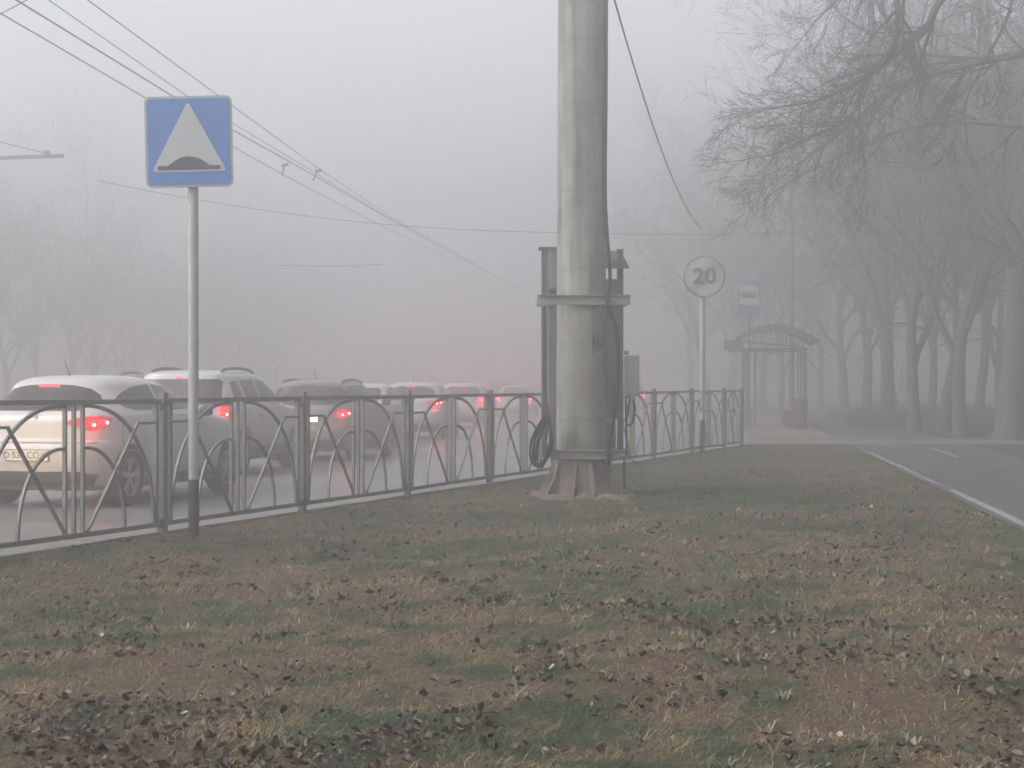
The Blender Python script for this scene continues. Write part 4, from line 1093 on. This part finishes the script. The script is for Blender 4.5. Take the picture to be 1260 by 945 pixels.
def build_car(kind, pnt, label, detail=True, lit=True, mirror=True, plate_text=None, antenna=False, plate_lit=False, group=None):
    c = CARS[kind]; L = c['L']
    root = empty('car', (0, 0, 0), 0, label, 'car', group)
    lv = catmull(c['levels'], 4); NN = 112; cx = 2.1
    b = MB(); vs = []
    for (z, xr, xf, w, p) in lv:
        xc = (xr + xf) / 2; hl = (xf - xr) / 2
        for k in range(NN):
            t = 2 * math.pi * (k + 0.5) / NN
            # resample so that corners get many points
            ct, st = math.cos(t), math.sin(t)
            e = 2.0 / p
            X = xc + hl * math.copysign(abs(ct) ** e, ct); Y = w * math.copysign(abs(st) ** e, st)
            vs.append((X, Y, z))
    nl = len(lv)
    fs = [(i * NN + k, i * NN + (k + 1) % NN, (i + 1) * NN + (k + 1) % NN, (i + 1) * NN + k) for i in range(nl - 1) for k in range(NN)]
    fs += [tuple(range(NN))[::-1], tuple((nl - 1) * NN + k for k in range(NN))]
    b.add(vs, fs)
    body = b.build('body', pnt, root, smooth=True, auto=55)
    bvh = BVHTree.FromPolygons([Vector(v) for v in vs], fs)
    # wheel arches
    cutb = MB()
    for wx in c['wb']:
        for s in (-1, 1):
            Mx = Matrix.Rotation(R(90), 3, 'X')
            cutb.lathe([(c['wr'] + 0.055, -0.2), (c['wr'] + 0.055, 0.2)], 36, (wx, s * 0.86, c['wr'] + 0.01), Mx)
    cut = cutb.build('cutter', pnt)
    md = body.modifiers.new('arch', 'BOOLEAN'); md.object = cut; md.operation = 'DIFFERENCE'; md.solver = 'EXACT'
    bpy.context.view_layer.update()
    me = bpy.data.meshes.new_from_object(body.evaluated_get(bpy.context.evaluated_depsgraph_get()))
    body.modifiers.clear(); body.data = me; me.name = 'body'
    bpy.data.objects.remove(cut)
    me.polygons.foreach_set('use_smooth', [True] * len(me.polygons)); me.set_sharp_from_angle(angle=R(50))
    # glass
    g = ray_patch(bvh, c['rearwin'], 'rear'); g.build('rear_window', M['glass'], root, smooth=True)
    for pl_ in c['side']:
        for ax in ('side', 'sideL'): ray_patch(bvh, pl_, ax).build('side_window', M['glass'], root, smooth=True)
    zt = c['levels'][-4][0] - 0.04
    zc_ = 1.05 if kind != 'suv' else 1.13
    ray_patch(bvh, [(-0.66, zc_), (0.66, zc_), (0.56, zt), (-0.56, zt)], 'front').build('windscreen', M['glass'], root, smooth=True)
    # dark lower trim
    z1 = c['skirt']; zb = c['levels'][1][0] + 0.01
    ray_patch(bvh, [(-0.70, zb), (0.70, zb), (0.76, z1 - 0.04), (0.6, z1), (-0.6, z1), (-0.76, z1 - 0.04)], 'rear', 0.006).build('bumper_trim', M['plastic'], root, smooth=True)
    a0 = c['wb'][0] + c['wr'] + 0.07; a1 = c['wb'][1] - c['wr'] - 0.07
    for ax in ('side', 'sideL'):
        ray_patch(bvh, [(a0, zb), (a1, zb), (a1, zb + 0.09), (a0, zb + 0.09)], ax, 0.006).build('sill', M['plastic'], root, smooth=True)
    if detail:
        for (sx,) in c['seams']:
            for ax in ('side', 'sideL'):
                ray_patch(bvh, [(sx, 0.36), (sx + 0.009, 0.36), (sx + 0.009, 1.03), (sx, 1.03)], ax, 0.002, 0.06).build('door_seam', M['seam'], root)
        zz = 0.735 if kind == 'hatch' else 0.66
        ez = 1.035 if kind == 'hatch' else 0.93
        ray_patch(bvh, [(-0.74, zz), (0.74, zz), (0.74, zz + 0.008), (-0.74, zz + 0.008)], 'rear', 0.002).build('tailgate_seam', M['seam'], root)
        for sx, in c['seams'][1:]:
            for s in (-1, 1):
                h, nrm, _, _ = bvh.ray_cast(Vector((sx - 0.16, s * 3, 0.93)), Vector((0, -s, 0)))
                if h: d = MB(); d.box(h + Vector((0, s * 0.02, 0)), (0.17, 0.03, 0.025)); d.build('door_handle', pnt, root, bevel=0.006)
    # tail lights
    for s in (-1, 1):
        poly = [(s * u, v) for u, v in c['tail']]
        o = ray_patch(bvh, poly, 'rear', 0.010, 0.03).build('tail_light', M['lens'] if not lit else M['lens_glow'], root, smooth=True)
        if lit:
            us = [u for u, v in c['tail']]; vsn = [v for u, v in c['tail']]
            sp = c['tail_split']; um = max(us) - 0.02
            zc0 = sum(vsn) / len(vsn)
            hh = 0.042 if kind != 'suv' else 0.09
            q = [(s * sp, zc0 - hh * 0.8), (s * (um - 0.03), zc0 - hh), (s * um, zc0), (s * (um - 0.02), zc0 + hh), (s * sp, zc0 + hh * 0.8)]
            ray_patch(bvh, q, 'rear', 0.014, 0.03).build('lamp', M['lens_lit'], o, smooth=True)
            uc = (sp + um) / 2 + 0.01
            for (du, dz) in (((-0.035, -0.02), (0.05, 0.005)) if kind != 'suv' else ((0.0, -0.03),)):
                h, nrm, _, _ = bvh.ray_cast(Vector((-3, s * (uc + du), zc0 + dz)), Vector((1, 0, 0)))
                if h:
                    k = MB(); k.lathe([(0.001, -0.012), (0.018, -0.006), (0.018, 0.006), (0.001, 0.012)], 12, h + nrm * 0.018 * (1 if nrm.x < 0 else -1), Matrix.Rotation(R(90), 3, 'Y'))
                    k.build('bulb', M['lamp_core'], o, smooth=True)
            h, nrm, _, _ = bvh.ray_cast(Vector((-3, s * uc, zc0)), Vector((1, 0, 0)))
            ld = bpy.data.lights.new('brake_glow', 'POINT'); ld.color = (1, 0.05, 0.06); ld.energy = 1.3; ld.shadow_soft_size = 0.05
            lo = bpy.data.objects.new('brake_glow', ld); COL.objects.link(lo); lo.parent = o; lo.location = h + Vector((-0.10, 0, 0))
    if lit:
        hx, hz, hw, hh = c['high']
        h, nrm, _, _ = bvh.ray_cast(Vector((-3, 0, hz)), Vector((1, 0, 0)))
        k = MB(); k.box((h.x - 0.012, 0, hz), (0.02, hw, hh)); k.build('high_brake_light', M['lens_high'] if kind != 'wagon' else M['lens'], root, bevel=0.004)
    # plate
    pzc = c['plate'][0]
    h, nrm, _, _ = bvh.ray_cast(Vector((-3, 0, pzc)), Vector((1, 0, 0)))
    k = MB(); k.box((h.x - 0.012, 0, pzc), (0.012, 0.54, 0.13)); fr = k.build('number_plate', M['plastic'], root)
    k = MB(); k.box((h.x - 0.020, 0, pzc), (0.004, 0.52, 0.112)); k.build('plate_face', M['plate_lit'] if plate_lit else M['plate'], fr)
    if plate_text:
        text_mesh(plate_text[0], 0.105, 0.001, 'plate_text', M['plate_txt'], fr, (h.x - 0.024, 0.07, pzc), (R(90), 0, R(-90)), 0.002, 1.0)
        text_mesh(plate_text[1], 0.07, 0.001, 'plate_text', M['plate_txt'], fr, (h.x - 0.024, -0.205, pzc + 0.012), (R(90), 0, R(-90)), 0.002, 1.0)
        k = MB(); k.box((h.x - 0.0235, -0.145, pzc), (0.002, 0.004, 0.112)); k.build('plate_divider', M['plate_txt'], fr)
    # emblem
    if detail:
        h, nrm, _, _ = bvh.ray_cast(Vector((-3, 0, ez)), Vector((1, 0, 0)))
        k = MB(); k.tube([(h.x - 0.012, 0.055 * math.cos(a * math.pi / 12), ez + 0.048 * math.sin(a * math.pi / 12)) for a in range(25)], 0.006, 6, caps=False)
        k.bar((h.x - 0.012, -0.05, ez + 0.007), (h.x - 0.012, 0.01, ez), 0.01); k.bar((h.x - 0.012, -0.01, ez - 0.006), (h.x - 0.012, 0.05, ez - 0.008), 0.01)
        k.build('emblem', M['chrome'], root)
    # wheels
    for wx in c['wb']:
        for s in (-1, 1):
            wr = c['wr']; Mx = Matrix.Rotation(R(90 * -s), 3, 'X')   # local z -> outward
            cen = Vector((wx, s * 0.77, wr))
            t = MB(); t.lathe([(wr * 0.62, -0.10), (wr * 0.93, -0.105), (wr, -0.075), (wr, 0.06), (wr * 0.95, 0.098), (wr * 0.78, 0.108), (wr * 0.66, 0.09), (wr * 0.62, 0.05)], 32, cen, Mx)
            wh = t.build('wheel', M['rubber'], root, smooth=True, auto=45)
            q = MB(); q.lathe([(wr * 0.64, 0.02), (wr * 0.67, 0.098), (wr * 0.62, 0.096), (wr * 0.59, 0.03)], 28, cen, Mx)
            q.lathe([(0.05, 0.02), (0.055, 0.078), (0.03, 0.085)], 14, cen, Mx)
            for k5 in range(5):
                for dd in (-0.13, 0.13):
                    a = 2 * math.pi * k5 / 5 + 0.3
                    p0 = Mx @ Vector((0.045 * math.cos(a + dd), 0.045 * math.sin(a + dd), 0.068)); p1 = Mx @ Vector((wr * 0.63 * math.cos(a + dd * 0.9), wr * 0.63 * math.sin(a + dd * 0.9), 0.088))
                    q.bar(cen + p0, cen + p1, 0.028, 0.02, up=Mx @ Vector((0, 0, 1)))
            q.build('rim', M['rim'], wh)
            wl = MB(); wl.lathe([(0.08, 0.0), (wr * 0.6, 0.02)], 16, cen, Mx); wl.build('brake_disc', M['plastic'], wh)
    ub = MB(); ub.box((L / 2, 0, 0.25), (L - 0.9, 1.1, 0.12)); ub.build('underbody', M['plastic'], root)
    # mirrors
    if mirror:
        mx = {'hatch': 2.62, 'suv': 2.62, 'wagon': 2.55, 'sedan': 2.72}[kind]; mz = 1.07 if kind != 'suv' else 1.17
        for s in (-1, 1):
            k = MB(); k.lathe([(0.01, -0.09), (0.055, -0.075), (0.072, 0), (0.06, 0.07), (0.01, 0.09)], 14, (mx, s * 0.965, mz), Matrix.Diagonal((0.75, 1, 1)) @ Matrix.Rotation(R(90), 3, 'X'))
            k.bar((mx, s * 0.82, mz - 0.06), (mx, s * 0.93, mz - 0.03), 0.05, 0.03)
            k.build('mirror', M['plastic'] if kind == 'suv' or True else pnt, root, smooth=True, auto=50)
    if c['rails']:
        zt = c['H'] - (0.03 if kind == 'suv' else 0.055)
        for s in (-1, 1):
            k = MB(); yy_ = s * 0.56
            k.tube(catmull([(0.62, yy_, zt - 0.03), (0.80, yy_, zt + 0.035), (1.4, yy_, zt + 0.055), (2.0, yy_, zt + 0.03), (2.2, yy_, zt - 0.04)], 4), 0.024, 8)
            k.build('roof_rail', M['plastic'], root, smooth=True)
    if antenna:
        k = MB(); k.tube([(0.95, 0, c['H'] - 0.03), (0.93, 0, c['H'] + 0.01), (0.80, 0.0, c['H'] + 0.20)], [0.022, 0.006, 0.003], 8); k.build('antenna', M['plastic'], root)
    return root

def put_car(root, x_rear_c, Y_rear, heading, dz=0.0):
    """rear bumper centre at X,Y ; heading in degrees right of straight ahead"""
    a = R(90 - heading)
    root.location = (x_rear_c, Y_rear, road_z(Y_rear + 1.5) + dz); root.rotation_euler = (0, 0, a)
CG = 'cars queuing on the foggy road'
c1 = build_car('hatch', M['paintw1'], 'white hatchback nearest the camera, braking behind the fence at the left', plate_text=('O 537 CO', '26'), antenna=True)
put_car(c1, -5.43, 20.05, 15)
c2 = build_car('suv', M['paintw2'], 'white tall SUV with black roof rails ahead of the nearest hatchback', plate_text=None)
put_car(c2, -5.14, 27.0, 10.0)
c3 = build_car('wagon', M['paints'], 'silver wagon with a lit number plate ahead of the white SUV', antenna=True, plate_lit=True)
put_car(c3, -3.80, 32.5, 9)
c4 = build_car('sedan', M['paintw3'], 'pale sedan just ahead of the silver wagon')
put_car(c4, -3.6, 39.2, 6)
SW = {M['paintw2'].name: M['paintg'], M['paintw1'].name: M['paintw3'], M['paintw3'].name: M['paints']}
def far_car(src, X, Y, hd, swap, label):
    o = copy_tree(src, None, swap); o['label'] = label; o['group'] = CG; put_car(o, X, Y, hd)
    for ch in children(o):
        for g in children(ch):
            if g.type == 'LIGHT':
                g.data = g.data.copy(); g.data.energy = 8 if Y > 50 else 4; g.data.shadow_soft_size = 0.07
    return o
far_car(c1, ip(503, 0, 46)[0], 46, 5, SW, 'white hatchback directly ahead of the pale sedan in the queue')
far_car(c1, ip(566, 0, 59)[0], 59, 4, SW, 'small white hatchback second ahead of the pale sedan in the queue')
far_car(c4, ip(633, 0, 79)[0], 79, 4, None, 'faint white sedan whose lamps glow beside the concrete pole')
far_car(c2, ip(170, 0, 35)[0], 35, 6, SW, 'dark tall car in the far lane showing above the nearest roof')
far_car(c2, ip(614, 0, 92)[0], 92, 4, SW, 'dark tall car far off, its high lamp left of the pole')
far_car(c2, ip(652, 0, 100)[0], 100, 4, None, 'white tall car farthest off left of the pole')
far_car(c2, ip(773, 0, 86)[0], 86, 4, SW, 'tall car whose single lamp glows right of the electric box')
far_car(c4, ip(590, 0, 105)[0], 105, 4, SW, 'faintest sedan nearly lost in the fog')

# the car behind the nearest one: its headlamps light the white tailgate
c9 = copy_tree(c3, None, None)
c9['label'] = 'silver wagon following the nearest hatchback with headlamps on'
for ch in children(c9):
    for g2 in children(ch):
        if g2.type == 'LIGHT' or g2.name.startswith(('lamp', 'bulb')): bpy.data.objects.remove(g2)
put_car(c9, -6.98, 13.0, 13.5)
for s in (-1, 1):
    k = MB(); k.lathe([(0.01, 0.0), (0.07, 0.0), (0.08, 0.04), (0.01, 0.05)], 18, (4.24, s * 0.62, 0.66), Matrix.Rotation(R(90), 3, 'Y'))
    hl = k.build('headlight', M['headlamp'], c9)
    ld = bpy.data.lights.new('headlight_beam', 'SPOT'); ld.color = (1, 0.58, 0.15); ld.energy = 85; ld.spot_size = R(34); ld.spot_blend = 0.9; ld.shadow_soft_size = 0.05
    lo = bpy.data.objects.new('headlight_beam', ld); COL.objects.link(lo); lo.parent = hl; lo.location = (4.36, s * 0.62, 0.66)
    lo.rotation_euler = Vector((1, -s * 0.05, 0.02)).to_track_quat('-Z', 'Y').to_euler()

# ------------------------------------------------------------------ haze
b = MB(); b.box((0, 90, 8.0), (304, 304, 19.4))
hz = b.build('haze', M['line']); hz.data.materials.clear()
hm = bpy.data.materials.new('fog'); hm.use_nodes = True; nt = hm.node_tree; nt.nodes.clear()
out = nt.nodes.new('ShaderNodeOutputMaterial'); pv = nt.nodes.new('ShaderNodeVolumePrincipled')
pv.inputs['Density Attribute'].default_value = ''; pv.inputs['Temperature Attribute'].default_value = ''
hm.cycles.homogeneous_volume = True
pv.inputs['Color'].default_value = (0.992, 0.988, 0.996, 1); pv.inputs['Density'].default_value = 0.0238; pv.inputs['Anisotropy'].default_value = 0.84
nt.links.new(pv.outputs[0], out.inputs['Volume'])
hz.data.materials.append(hm); tag(hz, 'dense grey morning fog filling the street', 'fog', kind='stuff')

# ------------------------------------------------------------------ light
w = bpy.data.worlds.new('World'); SC.world = w; w.use_nodes = True
nt = w.node_tree; bg = nt.nodes['Background']
sky = nt.nodes.new('ShaderNodeTexSky'); sky.sky_type = 'NISHITA'; sky.sun_disc = False
sky.sun_elevation = R(38); sky.sun_rotation = R(245); sky.air_density = 1.0; sky.dust_density = 4.0; sky.ozone_density = 1.0
hs = nt.nodes.new('ShaderNodeHueSaturation'); hs.inputs['Saturation'].default_value = 0.2
nt.links.new(sky.outputs[0], hs.inputs['Color']); nt.links.new(hs.outputs[0], bg.inputs['Color'])
bg.inputs['Strength'].default_value = 0.12
sd = bpy.data.lights.new('sun', 'SUN'); sd.energy = 0.6; sd.angle = R(40); sd.color = (1, 0.97, 0.93)
so = bpy.data.objects.new('sun', sd); COL.objects.link(so)
so.rotation_euler = (R(90 - 38), 0, R(180 - 200 + 360))
# sun direction: azimuth measured like the sky's rotation
az = R(245); el = R(38)
dirv = Vector((math.sin(az) * math.cos(el), math.cos(az) * math.cos(el), math.sin(el)))
so.rotation_euler = (-dirv).to_track_quat('-Z', 'Y').to_euler()

# ------------------------------------------------------------------ camera
cd = bpy.data.cameras.new('camera'); co = bpy.data.objects.new('camera', cd); COL.objects.link(co)
co.location = CAM; co.rotation_euler = (R(90), 0, 0)
cd.sensor_fit = 'HORIZONTAL'; cd.sensor_width = 36; cd.lens = 36 * 2200 / 1260; cd.clip_end = 2000
SC.camera = co
SC.view_settings.view_transform = 'Standard'; SC.view_settings.look = 'None'; SC.view_settings.gamma = 1
SC.view_settings.exposure = 1.40
cy = SC.cycles
cy.volume_bounces = 2; cy.max_bounces = 5; cy.diffuse_bounces = 2; cy.glossy_bounces = 2; cy.transparent_max_bounces = 8
cy.use_denoising = True
cy.use_fast_gi = False
